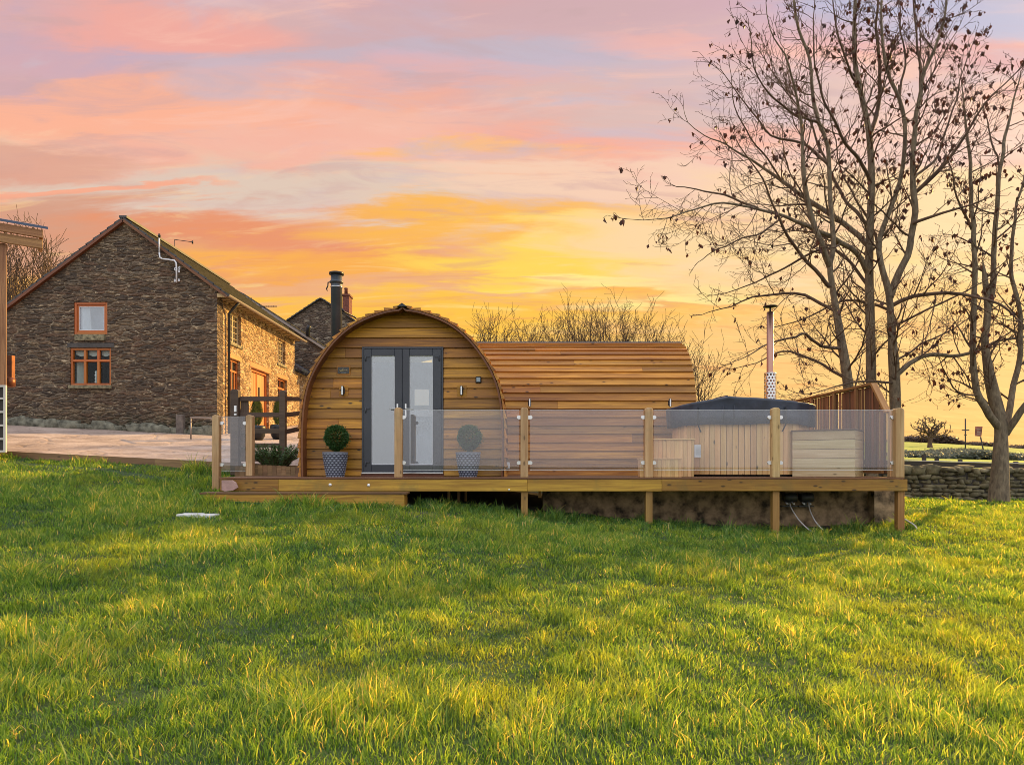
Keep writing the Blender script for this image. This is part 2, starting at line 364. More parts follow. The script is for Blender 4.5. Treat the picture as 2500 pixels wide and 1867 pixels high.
# pot glaze
m, T = new_mat('pot_glaze'); M_pot = m
r = T.n('ShaderNodeAttribute', attribute_name='rnd').outputs['Fac']
c = T.mix(T.mapr(r, .3, .75), (.055, .06, .09, 1), (.30, .32, .40, 1))
finish(T, T.n('ShaderNodeBsdfPrincipled', ins={'Base Color': c, 'Roughness': .4}))
# perforated guard and striped flue
# ------------------------------------------------------------------ mesh builder
class MB:
    def __init__(s): s.v = []; s.f = []; s.g = []; s.r = []; s.mi = []; s.sm = []
    def add(s, vs, fs, gc=None, rnd=None, mi=0, smooth=False):
        b = len(s.v); rnd = random.random() if rnd is None else rnd
        s.v += [tuple(v) for v in vs]
        s.g += ([tuple(x) for x in gc] if gc is not None else [tuple(v) for v in vs])
        s.r += (list(rnd) if hasattr(rnd, '__len__') else [rnd] * len(vs))
        s.f += [tuple(b + i for i in f) for f in fs]
        s.mi += [mi] * len(fs); s.sm += [smooth] * len(fs)
        return s
    def hexa(s, P, ax=0, mi=0, rnd=None):
        """8 corners ordered x0y0z0,x1y0z0,x1y1z0,x0y1z0, then top; ax = grain axis index in the box's own frame"""
        o = [random.uniform(0, 40) for _ in range(3)]
        ex = (P[1] - P[0]).length; ey = (P[3] - P[0]).length; ez = (P[4] - P[0]).length
        loc = [(0, 0, 0), (ex, 0, 0), (ex, ey, 0), (0, ey, 0), (0, 0, ez), (ex, 0, ez), (ex, ey, ez), (0, ey, ez)]
        order = {0: (0, 1, 2), 1: (1, 0, 2), 2: (2, 0, 1)}[ax]
        gc = [(l[order[0]] + o[0], l[order[1]] + o[1], l[order[2]] + o[2]) for l in loc]
        return s.add(P, [(0, 3, 2, 1), (4, 5, 6, 7), (0, 1, 5, 4), (1, 2, 6, 5), (2, 3, 7, 6), (3, 0, 4, 7)], gc, rnd, mi)
    def box(s, x0, x1, y0, y1, z0, z1, ax=None, mi=0, M=None, rnd=None):
        P = [Vector(c) for c in ((x0, y0, z0), (x1, y0, z0), (x1, y1, z0), (x0, y1, z0), (x0, y0, z1), (x1, y0, z1), (x1, y1, z1), (x0, y1, z1))]
        if ax is None:
            d = [abs(x1 - x0), abs(y1 - y0), abs(z1 - z0)]; ax = d.index(max(d))
        if M is not None: P = [M @ q for q in P]
        return s.hexa(P, ax, mi, rnd)
    def bar(s, a, b, w, h, up=Vector((0, 0, 1)), mi=0, rnd=None):
        a, b = Vector(a), Vector(b); d = (b - a).normalized()
        sd_ = d.cross(up)
        if sd_.length < 1e-4: sd_ = d.cross(Vector((0, 1, 0)))
        sd_.normalize(); u = sd_.cross(d).normalized()
        P = []
        for dz in (-h / 2, h / 2):
            for q, dy in ((a, -w / 2), (b, -w / 2), (b, w / 2), (a, w / 2)):
                P.append(q + sd_ * dy + u * dz)
        return s.hexa(P, 0, mi, rnd)
    def tube(s, pts, rads, n=8, cap=True, mi=0, smooth=True, rnd=None):
        pts = [Vector(p) for p in pts]
        if not hasattr(rads, '__len__'): rads = [rads] * len(pts)
        vs = []; gc = []; L = 0; prev = None
        for i, p in enumerate(pts):
            d = (pts[min(i + 1, len(pts) - 1)] - pts[max(i - 1, 0)])
            if d.length < 1e-9: d = Vector((0, 0, 1))
            d.normalize()
            if prev is None:
                u = d.orthogonal().normalized()
            else:
                u = (prev - d * prev.dot(d))
                u = u.normalized() if u.length > 1e-6 else d.orthogonal().normalized()
            prev = u; v = d.cross(u)
            if i: L += (p - pts[i - 1]).length
            for k in range(n):
                a = 2 * math.pi * k / n
                vs.append(p + (u * math.cos(a) + v * math.sin(a)) * rads[i])
                gc.append((L, math.cos(a) * .1, math.sin(a) * .1))
        fs = [(i * n + k, i * n + (k + 1) % n, (i + 1) * n + (k + 1) % n, (i + 1) * n + k) for i in range(len(pts) - 1) for k in range(n)]
        if cap: fs += [tuple(range(n - 1, -1, -1)), tuple((len(pts) - 1) * n + k for k in range(n))]
        return s.add(vs, fs, gc, rnd, mi, smooth)
    def lathe(s, prof, c, n=24, mi=0, sx=1., sy=1., smooth=True, rnd=None):
        c = Vector(c); vs = []
        for r_, z in prof:
            for k in range(n):
                a = 2 * math.pi * k / n
                vs.append(c + Vector((math.cos(a) * r_ * sx, math.sin(a) * r_ * sy, z)))
        m_ = len(prof)
        fs = [(i * n + k, i * n + (k + 1) % n, (i + 1) * n + (k + 1) % n, (i + 1) * n + k) for i in range(m_ - 1) for k in range(n)]
        fs += [tuple(range(n - 1, -1, -1)), tuple((m_ - 1) * n + k for k in range(n))]
        return s.add(vs, fs, None, rnd, mi, smooth)
    def prism(s, poly, y0, y1, mi=0, rnd=None):
        """polygon in XZ extruded along Y"""
        n = len(poly)
        vs = [(x, y0, z) for x, z in poly] + [(x, y1, z) for x, z in poly]
        fs = [tuple(range(n)), tuple(range(2 * n - 1, n - 1, -1))] + [(i, n + i, n + (i + 1) % n, (i + 1) % n) for i in range(n)]
        return s.add(vs, fs, None, rnd, mi)
    def build(s, name, mat, parent=None, bevel=0., origin=None):
        V = np.array(s.v, dtype=np.float64)
        c = Vector(origin) if origin is not None else Vector(((V[:, 0].min() + V[:, 0].max()) / 2, (V[:, 1].min() + V[:, 1].max()) / 2, V[:, 2].min()))
        me = bpy.data.meshes.new(name)
        me.from_pydata((V - np.array(c)).tolist(), [], s.f)
        me.attributes.new('gc', 'FLOAT_VECTOR', 'POINT').data.foreach_set('vector', np.array(s.g, dtype=np.float32).ravel())
        me.attributes.new('rnd', 'FLOAT', 'POINT').data.foreach_set('value', np.array(s.r, dtype=np.float32))
        for m_ in (mat if isinstance(mat, (list, tuple)) else [mat]): me.materials.append(m_)
        me.polygons.foreach_set('material_index', s.mi)
        me.polygons.foreach_set('use_smooth', s.sm)
        me.update()
        o = bpy.data.objects.new(name, me); COL.objects.link(o)
        o.location = c - (WL[parent.name] if parent else Vector((0, 0, 0)))
        if parent: o.parent = parent
        WL[o.name] = c
        if bevel:
            b = o.modifiers.new('bevel', 'BEVEL'); b.width = bevel; b.segments = 1; b.limit_method = 'ANGLE'; b.angle_limit = R(40)
        return o
WL = {}
def tag(o, label, cat, group=None, kind=None):
    if label: o['label'] = label
    if cat: o['category'] = cat
    if group: o['group'] = group
    if kind: o['kind'] = kind
    return o
def thing(name, label, cat, loc, group=None):
    o = bpy.data.objects.new(name, None); COL.objects.link(o); o.location = loc; o.empty_display_size = .1
    WL[o.name] = Vector(loc)
    return tag(o, label, cat, group)
def copy_tree(o, delta, parent=None):
    c_ = o.copy(); COL.objects.link(c_); c_.parent = parent
    if parent is None: c_.location = o.location + Vector(delta); WL[c_.name] = WL[o.name] + Vector(delta)
    else: WL[c_.name] = WL[o.name] + Vector(delta)
    for ch in [k for k in bpy.data.objects if k.parent == o]: copy_tree(ch, delta, c_)
    return c_

# ------------------------------------------------------------------ terrain
ctrl = np.array([
    (0, 0, -1.35), (-4, 0, -1.25), (4, 0, -1.45), (-10, 0, -.95), (10, 0, -1.55), (0, -10, -1.6), (-14, -8, -1.), (14, -8, -1.8),
    (0, 5, -1.18), (-5, 5, -.92), (5, 5, -1.3), (-12, 5, -.45), (12, 5, -1.4),
    (-5.45, 12.6, -.27), (-4.6, 10.8, -.38), (-1.7, 10.8, -.47), (-1.2, 10.9, -.50), (.2, 11.1, -.66), (2.23, 11.1, -.80), (4.28, 11.1, -.95), (6.3, 11.1, -.92),
    (-4.5, 9.8, -.50), (-8, 10, -.22), (-12, 10, .05), (-7, 12.5, -.05), (-8.5, 13.2, .15), (-10.2, 13.3, .32), (-14, 13.3, .5),
    (-6.5, 13.6, .12), (-4.5, 13.6, -.02), (-3, 13, -.35), (0, 14, -.5), (4, 14, -.8),
    (-9.3, 21.6, 1.0), (-16, 21.6, 1.3), (-9.3, 29, 1.3), (-20, 29, 1.6), (-5, 18, .55), (-5, 25, 1.0), (-22, 14, .8),
    (0, 18, -.3), (4, 18, -.7), (0, 25, .0), (6, 25, -.3), (7.5, 12, -.82), (9, 14, -.75), (10.5, 19, -.71), (12.1, 17, -.74), (14, 11, -1.0),
    (15, 19, -.75), (22, 19, -.8), (20, 8, -1.3), (10, 25, -.5), (20, 26, -.5), (-30, 20, 1.5), (-30, 5, .3), (30, 20, -1.), (30, 5, -1.6)])
def tps_fit(P):
    n = len(P); d = np.hypot(P[:, None, 0] - P[None, :, 0], P[:, None, 1] - P[None, :, 1])
    K = np.where(d > 0, d * d * np.log(d + 1e-12), 0) + np.eye(n) * .15
    A = np.zeros((n + 3, n + 3)); A[:n, :n] = K; A[:n, n] = 1; A[:n, n + 1:] = P[:, :2]; A[n, :n] = 1; A[n + 1:, :n] = P[:, :2].T
    return np.linalg.solve(A, np.concatenate([P[:, 2], [0, 0, 0]]))
WT = tps_fit(ctrl)
def znear(x, y):
    n = len(ctrl); out = WT[n] + WT[n + 1] * x + WT[n + 2] * y
    for i in range(n):
        d2 = (x - ctrl[i, 0]) ** 2 + (y - ctrl[i, 1]) ** 2
        out = out + WT[i] * .5 * d2 * np.log(d2 + 1e-12)
    return out
def sst(a, b, t):
    t = np.clip((t - a) / (b - a), 0, 1); return t * t * (3 - 2 * t)
def vnoise(x, y, seed=0):
    xi = np.floor(x).astype(np.int64); yi = np.floor(y).astype(np.int64); fx = x - xi; fy = y - yi
    def h(a, b):
        v = (a * 374761393 + b * 668265263 + seed * 982451653) & 0xffffffff
        v = ((v ^ (v >> 13)) * 1274126177) & 0xffffffff
        return ((v ^ (v >> 16)) & 0xffff) / 65535.
    u = fx * fx * (3 - 2 * fx); v = fy * fy * (3 - 2 * fy)
    return (h(xi, yi) * (1 - u) + h(xi + 1, yi) * u) * (1 - v) + (h(xi, yi + 1) * (1 - u) + h(xi + 1, yi + 1) * u) * v
def zfar(x, y):
    az = np.clip(x / np.maximum(y, 1), -.2, 1.2)
    k = 1 - .45 * sst(.55, .85, az)
    z = np.interp(y, [20, 30, 45, 80, 150, 250, 330, 600, 5000], [-.6, -.1, .62, 1.55, 4.2, 9.0, 9.6, 5, 0])
    z = .2 + (z - .2) * k
    return z + (vnoise(x / 35., y / 28., 5) - .5) * np.clip((y - 40) / 150, 0, 1) * 1.3
def ground(x, y):
    x = np.asarray(x, dtype=float); y = np.asarray(y, dtype=float)
    xc = np.clip(x, -30, 30); yc = np.clip(y, -12, 30)
    t = sst(24, 45, y)
    z = znear(xc, yc) * (1 - t) + zfar(x, y) * t
    bump = (vnoise(x * .9, y * .9, 1) - .5) * .07 + (vnoise(x * 2.3, y * 2.3, 2) - .5) * .035
    return z + bump * (1 - sst(18, 26, y))
def gz(x, y): return float(ground(np.array([x]), np.array([y]))[0])
def yz(x, y): return .267 + .05 * (-6.5 - x) + (y - 13.8) * .095     # paved yard level

gx = np.unique(np.concatenate([-np.geomspace(26, 2500, 26)[::-1], np.arange(-24, 24.01, .3), np.geomspace(26, 2500, 34)]))
gy = np.unique(np.concatenate([-np.geomspace(9, 800, 10)[::-1], np.arange(-7, 30.01, .3), np.geomspace(31, 4500, 60)]))
GX, GY = np.meshgrid(gx, gy); GZ = ground(GX.ravel(), GY.ravel()).reshape(GX.shape)
# the turf is dug out below the paved yard
inyard = (GX > -30) & (GX < -4.0) & (GY > 14.2) & (GY < 40)
GZ = np.where(inyard, np.minimum(GZ, yz(GX, GY) - .15), GZ)
nx, ny = len(gx), len(gy)
me = bpy.data.meshes.new('ground')
idx = np.arange(nx * ny).reshape(ny, nx)
q = np.stack([idx[:-1, :-1], idx[:-1, 1:], idx[1:, 1:], idx[1:, :-1]], -1).reshape(-1, 4)
me.from_pydata(np.stack([GX.ravel(), GY.ravel(), GZ.ravel()], 1).tolist(), [], q.tolist())
me.polygons.foreach_set('use_smooth', [True] * len(me.polygons)); me.materials.append(M_ground)
go = bpy.data.objects.new('ground', me); COL.objects.link(go); tag(go, None, None, None, 'structure')

# paved yard, subdivided
yb = MB(); xs = np.linspace(-30, -3.9, 50); ys = np.linspace(13.85, 40, 50)
yb.add([(x, y if j else 13.8 - (.0 if x > -10.2 else .0), yz(x, y) + (vnoise(np.array([x * 1.1]), np.array([y * 1.1]), 4)[0] - .5) * .05) for j, y in enumerate(ys) for x in xs],
       [(j * 50 + i, j * 50 + i + 1, (j + 1) * 50 + i + 1, (j + 1) * 50 + i) for j in range(49) for i in range(49)], smooth=True)
o = yb.build('paved_yard', M_yard); tag(o, None, None, None, 'structure')
eb = MB()
pe = [(-30, 13.78), (-17, 13.78), (-10.2, 13.78), (-7.2, 13.78), (-4.1, 13.78)]
for (a, b) in zip(pe[:-1], pe[1:]):
    eb.bar((a[0], a[1], yz(*a) - .07), (b[0], b[1], yz(*b) - .07), .04, .2)
tag(eb.build('edging_board', W_plan), 'long timber edging board between the paved yard and the lawn', 'edging')

# ------------------------------------------------------------------ grass
def build_grass():
    zones = [(2.3, 4.6, 4200, 1.0), (4.6, 7.0, 3300, 1.15), (7.0, 10.0, 2300, 1.45), (10.0, 14.0, 1500, 1.9), (14.0, 20.0, 520, 3.0)]
    V7 = []; rows = []
    allp = []
    for (y0, y1, dens, wk) in zones:
        hw0, hw1 = .80 * y0 + 1.0, .80 * y1 + 1.0
        n = int(dens * (y1 - y0) * (hw0 + hw1))
        y = rng.uniform(y0, y1, int(n * 1.3)); x = rng.uniform(-hw1, hw1, len(y))
        k = np.abs(x) < .80 * y + 1.0; x, y = x[k], y[k]
        allp.append(np.stack([x, y, np.full(len(x), wk)], 1))
    P = np.concatenate(allp); x, y, wk = P[:, 0], P[:, 1], P[:, 2]
    # keep blades off deck, yard, soil patch, slab
    keep = np.ones(len(x), bool)
    keep &= ~((x > -4.9) & (x < 6.35) & (y > 11.75) & (y < 17))
    keep &= ~((x > -5.1) & (x < -1.6) & (y > 10.68) & (y < 12))
    keep &= ~((x < -3.9) & (y > 13.7))
    keep &= ~((x < -4) & (y > 12.75) & (x > -5.35))
    rs = np.sqrt((x - PATCH_SOIL[0]) ** 2 + 3. * (y - PATCH_SOIL[1]) ** 2) + vnoise(x * 6, y * 6, 9) * .45
    keep &= ~((rs < .62) & (rng.random(len(x)) < .72))
    keep &= ~((np.abs(x + 4.46) < .27) & (np.abs(y - 9.72) < .17))
    keep &= ~((np.abs(y - (13.0 - (x + 8) * .12)) < .12) & (x > -10) & (x < -6.5) & (rng.random(len(x)) < .85))
    keep &= ~((y > 18.6) & (x > 3))
    keep &= ~((y > 16) & (x < 6))
    x, y, wk = x[keep], y[keep], wk[keep]
    n = len(x)
    cl = vnoise(x * 1.3, y * 1.3, 21) * .35 + vnoise(x * 3.6, y * 3.6, 22) * .35 + vnoise(x * 8.5, y * 8.5, 23) * .30; cl = np.clip((cl - .5) * 1.7 + .5, 0, 1)       # tufts
    h = (.030 + .098 * cl ** 1.5) * rng.uniform(.6, 1.35, n)
    h *= np.where(rng.random(n) < .05, 1.5, 1.); h *= 1 + .7 * (vnoise(x * 2.6, y * 2.6, 91) > .80)
    # long uncut fringe along the deck, posts and edges
    fr = np.exp(-((y - 11.35) / .35) ** 2) * ((x > -1.8) & (x < 6.7)) + np.exp(-((y - 10.55) / .22) ** 2) * ((x > -5.4) & (x < -1.0)) * (.1 + 1.5 * vnoise(x * 2.2, y * 2.2, 78)) + np.exp(-((x + 5.9) ** 2 + (y - 12.5) ** 2) / .35) * 1.4
    fr += np.exp(-((y - 13.5) / .25) ** 2) * (x < -5) * 1.2 * (vnoise(x * 1.3, y * 1.3, 77) > .42)
    h *= 1 + .9 * np.clip(fr, 0, 1.5)
    wd = rng.uniform(.0036, .0088, n) * wk
    la = vnoise(x * 1.7, y * 1.7, 31) * 9 + vnoise(x * 5.1, y * 5.1, 32) * 6 + rng.normal(0, 1.5, n)
    lean = rng.beta(1.5, 2.2, n) * 1.15 * h
    fa = rng.uniform(0, math.pi, n)
    z = ground(x, y) - .006
    lx, ly = np.cos(la) * lean, np.sin(la) * lean
    sx, sy = np.cos(fa) * wd / 2, np.sin(fa) * wd / 2
    lv = [(0., 1.), (.45, .85), (.8, .5)]
    vs = []
    for t, ww in lv:
        off = t * t
        cx_, cy_, cz_ = x + lx * off, y + ly * off, z + h * t * (1 - .18 * t)
        vs.append(np.stack([cx_ - sx * ww, cy_ - sy * ww, cz_], 1)); vs.append(np.stack([cx_ + sx * ww, cy_ + sy * ww, cz_], 1))
    vs.append(np.stack([x + lx, y + ly, z + h * .82], 1))
    VV = np.stack(vs, 1).reshape(-1, 3)
    base_ = (np.arange(n) * 7)[:, None]
    lt = np.concatenate([base_ + np.array([0, 1, 3, 2]), base_ + np.array([2, 3, 5, 4]), base_ + np.array([4, 5, 6])], 1).ravel()
    me = bpy.data.meshes.new('grass')
    me.vertices.add(n * 7); me.vertices.foreach_set('co', VV.astype(np.float32).ravel())
    me.loops.add(n * 11); me.loops.foreach_set('vertex_index', lt.astype(np.int32))
    me.polygons.add(n * 3)
    st = (np.arange(n) * 11)[:, None] + np.array([0, 4, 8])
    me.polygons.foreach_set('loop_start', st.ravel().astype(np.int32))
    rv = np.clip(rng.beta(1.3, 1.5, n) * .85 + (cl - .45) * .45 + (rng.random(n) < .05) * .5, 0, 1)
    me.attributes.new('rnd', 'FLOAT', 'POINT').data.foreach_set('value', np.repeat(rv, 7).astype(np.float32))
    me.update(calc_edges=True); me.validate()
    me.materials.append(M_grass)
    o = bpy.data.objects.new('grass', me); COL.objects.link(o)
    tag(o, 'rough green lawn grass in front of the wooden deck', 'grass', None, 'stuff')
    print('blades', n)
build_grass()

# ------------------------------------------------------------------ deck
DF = 11.1                       # deck front
deck = thing('raised_deck', 'long timber raised deck carrying the curved wooden pod and hot tub', 'deck', (.8, 12, gz(.8, 12)))
XL, XR = -4.75, 6.36
b = MB(); y = DF
while y < 16.6:
    b.box(XL - .02, XR + .02, y, y + .135, -.028, 0.0); y += .141
b.build('decking_boards', W_board, deck, .003)
b = MB()
x = XL
for L_ in (.95, 4.05, 2.13 + .06):
    b.box(x, x + L_ - .003, DF + .005, DF + .05, -.225, -.034); x += L_
b.box(x, XR + .07, DF + .001, DF + .048, -.222, -.032)
b.box(XL, XL + .045, DF + .055, 13, -.22, -.034); b.box(XR, XR + .045, DF + .055, 16.5, -.22, -.034)
b.build('fascia_board', W_deck, deck, .004)
b = MB()
for yy in np.arange(11.6, 16.4, .6): b.box(XL + .1, XR - .1, yy, yy + .045, -.2, -.03)
b.build('joists', W_leg, deck)
for (px, D) in ((1280, DF + .11), (1583.5, DF + .11), (1892, DF + .11), (2196, DF + .11)):
    X_ = (px - CX) / F * D
    b = MB(); b.box(X_ - .055, X_ + .055, D - .055, D + .055, gz(X_, D) - .25, -.036 if px != 1280 else -.036, 2)
    b.build('leg', W_leg, deck, .004)
for (px, D, w_) in ((1096, 12.0, .045), (1120, 12.2, .05), (1137, 12.9, .04), (1318, 11.75, .05)):
    X_ = (px - CX) / F * D
    b = MB(); b.box(X_ - w_ / 2, X_ + w_ / 2, D - .03, D + .03, (gz(X_, D) - .1) if px != 1318 else -.36, -.21, 2)
    b.build('support_post', W_leg, deck)
b = MB(); P0, P1 = at(1326, 1200, 12.25), at(2172, 1200, 12.25)
nx_ = 60; nz_ = 12; vs = []
for j in range(nz_ + 1):
    for i in range(nx_ + 1):
        xx = P0.x + (P1.x - P0.x) * i / nx_; zz_ = -.25 - j * .85 / nz_
        vs.append((xx, 12.25 - .06 * mn.noise(Vector((xx * 2.2, zz_ * 3, 1))) - .03 * mn.noise(Vector((xx * 9, zz_ * 9, 4))), zz_))
b.add(vs, [(j * (nx_ + 1) + i, (j + 1) * (nx_ + 1) + i, (j + 1) * (nx_ + 1) + i + 1, j * (nx_ + 1) + i + 1) for j in range(nz_) for i in range(nx_)], smooth=True)
b.box(P0.x, P1.x, 12.4, 12.6, -1.12, -.25); b.box(P0.x - .0, P0.x + .02, 12.2, 12.4, -1.1, -.25)
b.box(P1.x - .38, P1.x - .02, 12.05, 12.3, -1.1, -.26)
b.build('rendered_plinth', M_conc, deck)
b = MB()
b.box(-4.93, -1.66, DF - .34, DF - .01, -.262, -.232); b.build('step_tread', W_board, deck, .004)
b = MB(); b.box(-4.86, -3.0, DF - .325, DF - .28, -.62, -.266); b.box(-2.997, -1.70, DF - .325, DF - .28, -.66, -.266)
b.box(-1.75, -1.70, DF - .28, DF, -.66, -.266)
b.build('step_riser', W_deck, deck, .004)
for px, py in ((806, 1183), (900, 1184), (1243, 1195)):
    q = at(px, py, DF); b = MB(); r_ = .024 if px < 1000 else .015
    n_ = 16; b.tube([(q.x, DF + .02, q.z), (q.x, DF - .006, q.z)], r_, 16); b.tube([(q.x, DF - .006, q.z), (q.x, DF - .010, q.z)], r_ * .6, 12)
    b.build('deck_light', M_alu, deck)

# ------------------------------------------------------------------ balustrade
bal = thing('glass_balustrade', 'glass panel balustrade with round topped timber posts along the deck front', 'balustrade', (1, DF, 0))
def post(px, ytop, D, zb, w_=.125, name='post', par=bal, mat=W_post):
    X_ = (px - CX) / F * D; zt = at(px, ytop, D).z; b = MB(); h_ = w_ / 2; c_ = .02
    prof = [(-h_, zb), (h_, zb), (h_, zt - .04)]
    for k in range(1, 8):
        a = math.pi * k / 8; prof.append((h_ * math.cos(a), zt - .04 + .04 * math.sin(a)))
    prof.append((-h_, zt - .04))
    vs = [(X_ + x, D - h_, z) for x, z in prof] + [(X_ + x, D + h_, z) for x, z in prof]; n = len(prof); o_ = random.uniform(0, 30)
    b.add(vs, [tuple(range(n)), tuple(range(2 * n - 1, n - 1, -1))] + [(i, n + i, n + (i + 1) % n, (i + 1) % n) for i in range(n)],
          [(v[2] + o_, v[0] * 1. + o_, v[1]) for v in vs])
    return b.build(name, mat, par, .006)
for px in (973.5, 1280, 1583, 1892): post(px, 995, DF + .065, 0.0)
post(2192, 996, DF + .065, 0.0, .14)
post(611, 1013, 12.6, 0.0)
post(529, 1013, 12.6, gz(-5.45, 12.6) - .1)
post(2176, 1000, DF + .30, 0.0, .09)
def clamp(x, y, z, sgn, par):
    b = MB()
    n = 10; vs = []
    for yy in (y - .018, y + .018):
        vs.append((x - sgn * .03, yy, z - .026)); vs.append((x - sgn * .03, yy, z + .026))
        for k in range(n + 1):
            a = math.pi / 2 - math.pi * k / n; vs.append((x + sgn * (.012 + .026 * math.cos(a)), yy, z + .026 * math.sin(a)))
    m_ = n + 3; b.add(vs, [tuple(range(m_)), tuple(range(2 * m_ - 1, m_ - 1, -1))] + [(i, (i + 1) % m_, m_ + (i + 1) % m_, m_ + i) for i in range(m_)])
    return b.build('clamp', M_steel, par, .004)
def panel(xa, xb, y, z0, z1, zc=None):
    b = MB(); b.box(xa, xb, y - .005, y + .005, z0, z1)
    o = b.build('glass_panel', G_bal, bal)
    for za_, zb_e in ((z1 + .0005, z1 + .004), (z0 - .005, z0 - .0005)):
        e = MB(); e.box(xa, xb, y - .0052, y + .0052, za_, zb_e); e.build('polished_edge', M_white, o)
    for zc_ in (z0 + (z1 - z0) * .12, z1 - (z1 - z0) * .12):
        clamp(xa, y, zc_, 1, o); clamp(xb, y, zc_, -1, o)
yp = DF + .065
for a_, b_2 in ((984, 1268), (1293, 1571), (1595, 1880), (1904, 2180)):
    panel((a_ - CX) / F * yp + .004, (b_2 - CX) / F * yp, yp, at(0, 1147, yp).z, at(0, 1001, yp).z)
panel((541 - CX) / F * 12.6, (599 - CX) / F * 12.6, 12.6, at(0, 1150, 12.6).z, at(0, 1017, 12.6).z)

# ------------------------------------------------------------------ pod
pod = thing('glamping_pod', 'curved timber pod with grey double doors and a long side wing', 'cabin', (-1.88, 11.95, 0))
PC = at(983, 1163, 11.7).x
half = [(0., 1.255 * 1.0), ]
pp = [(1163, 251), (1080, 253), (1032, 252), (980, 249), (932, 239.5), (896, 223), (864, 200), (840, 184), (812, 161), (788, 128), (776, 106), (764, 77), (754, 44), (744, 0)]
SC = 11.7 / F
PROF = [(hw * SC, (1163.5 - y_) * SC) for y_, hw in pp]          # half width, height
# resample by arc length with smoothing
def arc_resample(pr, step):
    out = [pr[0]]; acc = 0
    fine_ = []
    for (a, b) in zip(pr[:-1], pr[1:]):
        for k in range(20): fine_.append((a[0] + (b[0] - a[0]) * k / 20, a[1] + (b[1] - a[1]) * k / 20))
    fine_.append(pr[-1])
    F_ = np.array(fine_)
    k = 25; pad = np.concatenate([np.repeat(F_[:1], k, 0), F_, np.stack([-F_[::-1][1:k + 1, 0], F_[::-1][1:k + 1, 1]], 1)])
    ker = np.ones(2 * k + 1) / (2 * k + 1)
    sm = np.stack([np.convolve(pad[:, i], ker, 'valid') for i in (0, 1)], 1); sm[0] = F_[0]
    sm[-1] = (0, sm[-1][1] + .03)
    d = np.concatenate([[0], np.cumsum(np.hypot(*np.diff(sm, axis=0).T))])
    n = max(2, int(round(d[-1] / step))); t = np.linspace(0, d[-1], n + 1)
    return [(np.interp(u, d, sm[:, 0]), np.interp(u, d, sm[:, 1])) for u in t]
PF = arc_resample(PROF, .04)
def Wz(z): return float(np.interp(z, [p_[1] for p_ in PF], [p_[0] for p_ in PF]))
FY = 11.95
DX0, DX1, DZ1 = at(885, 0, FY).x, at(1083, 0, FY).x, 2.245
b = MB(); z = DZ1 - .1757 * 13
def plank(xa0, xb0, xa1, xb1, z0, z1, y):
    P = [Vector(c) for c in ((xa0, y - .05, z0), (xb0, y - .05, z0), (xb0, y, z0), (xa0, y, z0), (xa1, y - .016, z1), (xb1, y - .016, z1), (xb1, y, z1), (xa1, y, z1))]
    b.hexa(P, 0)
while z < 2.93:
    z0, z1 = max(z, 0.01), min(z + .182, 2.9)
    a0, a1 = Wz(z0) - .05, max(Wz(z1) - .06, .02)
    if z1 - z0 > .03:
        if z + .1 < DZ1:
            for (s0, s1) in ((-1, 0), (0, 1)):
                e0 = DX0 + .004 if s0 else PC + a0; 
                if s0 == -1:
                    xl0, xl1, xr = PC - a0, PC - a1, DX0 - .002
                    cut = random.choice([None, None, random.uniform(.3, .7)])
                    if cut:
                        xc_ = xl0 + (xr - xl0) * cut; plank(xl0, xc_ - .001, xl1, xc_ - .001, z0, z1, FY); plank(xc_ + .001, xr, xc_ + .001, xr, z0, z1, FY)
                    else: plank(xl0, xr, xl1, xr, z0, z1, FY)
                else:
                    xr0, xr1, xl = PC + a0, PC + a1, DX1 + .002
                    plank(xl, xr0, xl, xr1, z0, z1, FY)
        else: plank(PC - a0, PC + a0, PC - a1, PC + a1, z0, z1, FY)
    z += .1757
b.build('front_cladding', W_pod, pod, .002)
# wall core behind boards so nothing shines through, with a hole for the doors
b = MB()
zs = [0.0, .5, 1.0, 1.5, 1.9, DZ1, 2.5, 2.7, 2.85]
for z0, z1 in zip(zs[:-1], zs[1:]):
    a0, a1 = Wz(z0) - .06, max(Wz(z1) - .07, .02)
    segs = [(PC - a0, PC + a0, PC - a1, PC + a1)] if z0 >= DZ1 - .01 else [(PC - a0, DX0, PC - a1, DX0), (DX1, PC + a0, DX1, PC + a1)]
    for s_ in segs:
        P = [Vector(c) for c in ((s_[0], FY + .002, z0), (s_[1], FY + .002, z0), (s_[1], FY + .08, z0), (s_[0], FY + .08, z0), (s_[2], FY + .002, z1), (s_[3], FY + .002, z1), (s_[3], FY + .08, z1), (s_[2], FY + .08, z1))]
        b.hexa(P, 0)
b.build('front_wall', W_trim, pod)
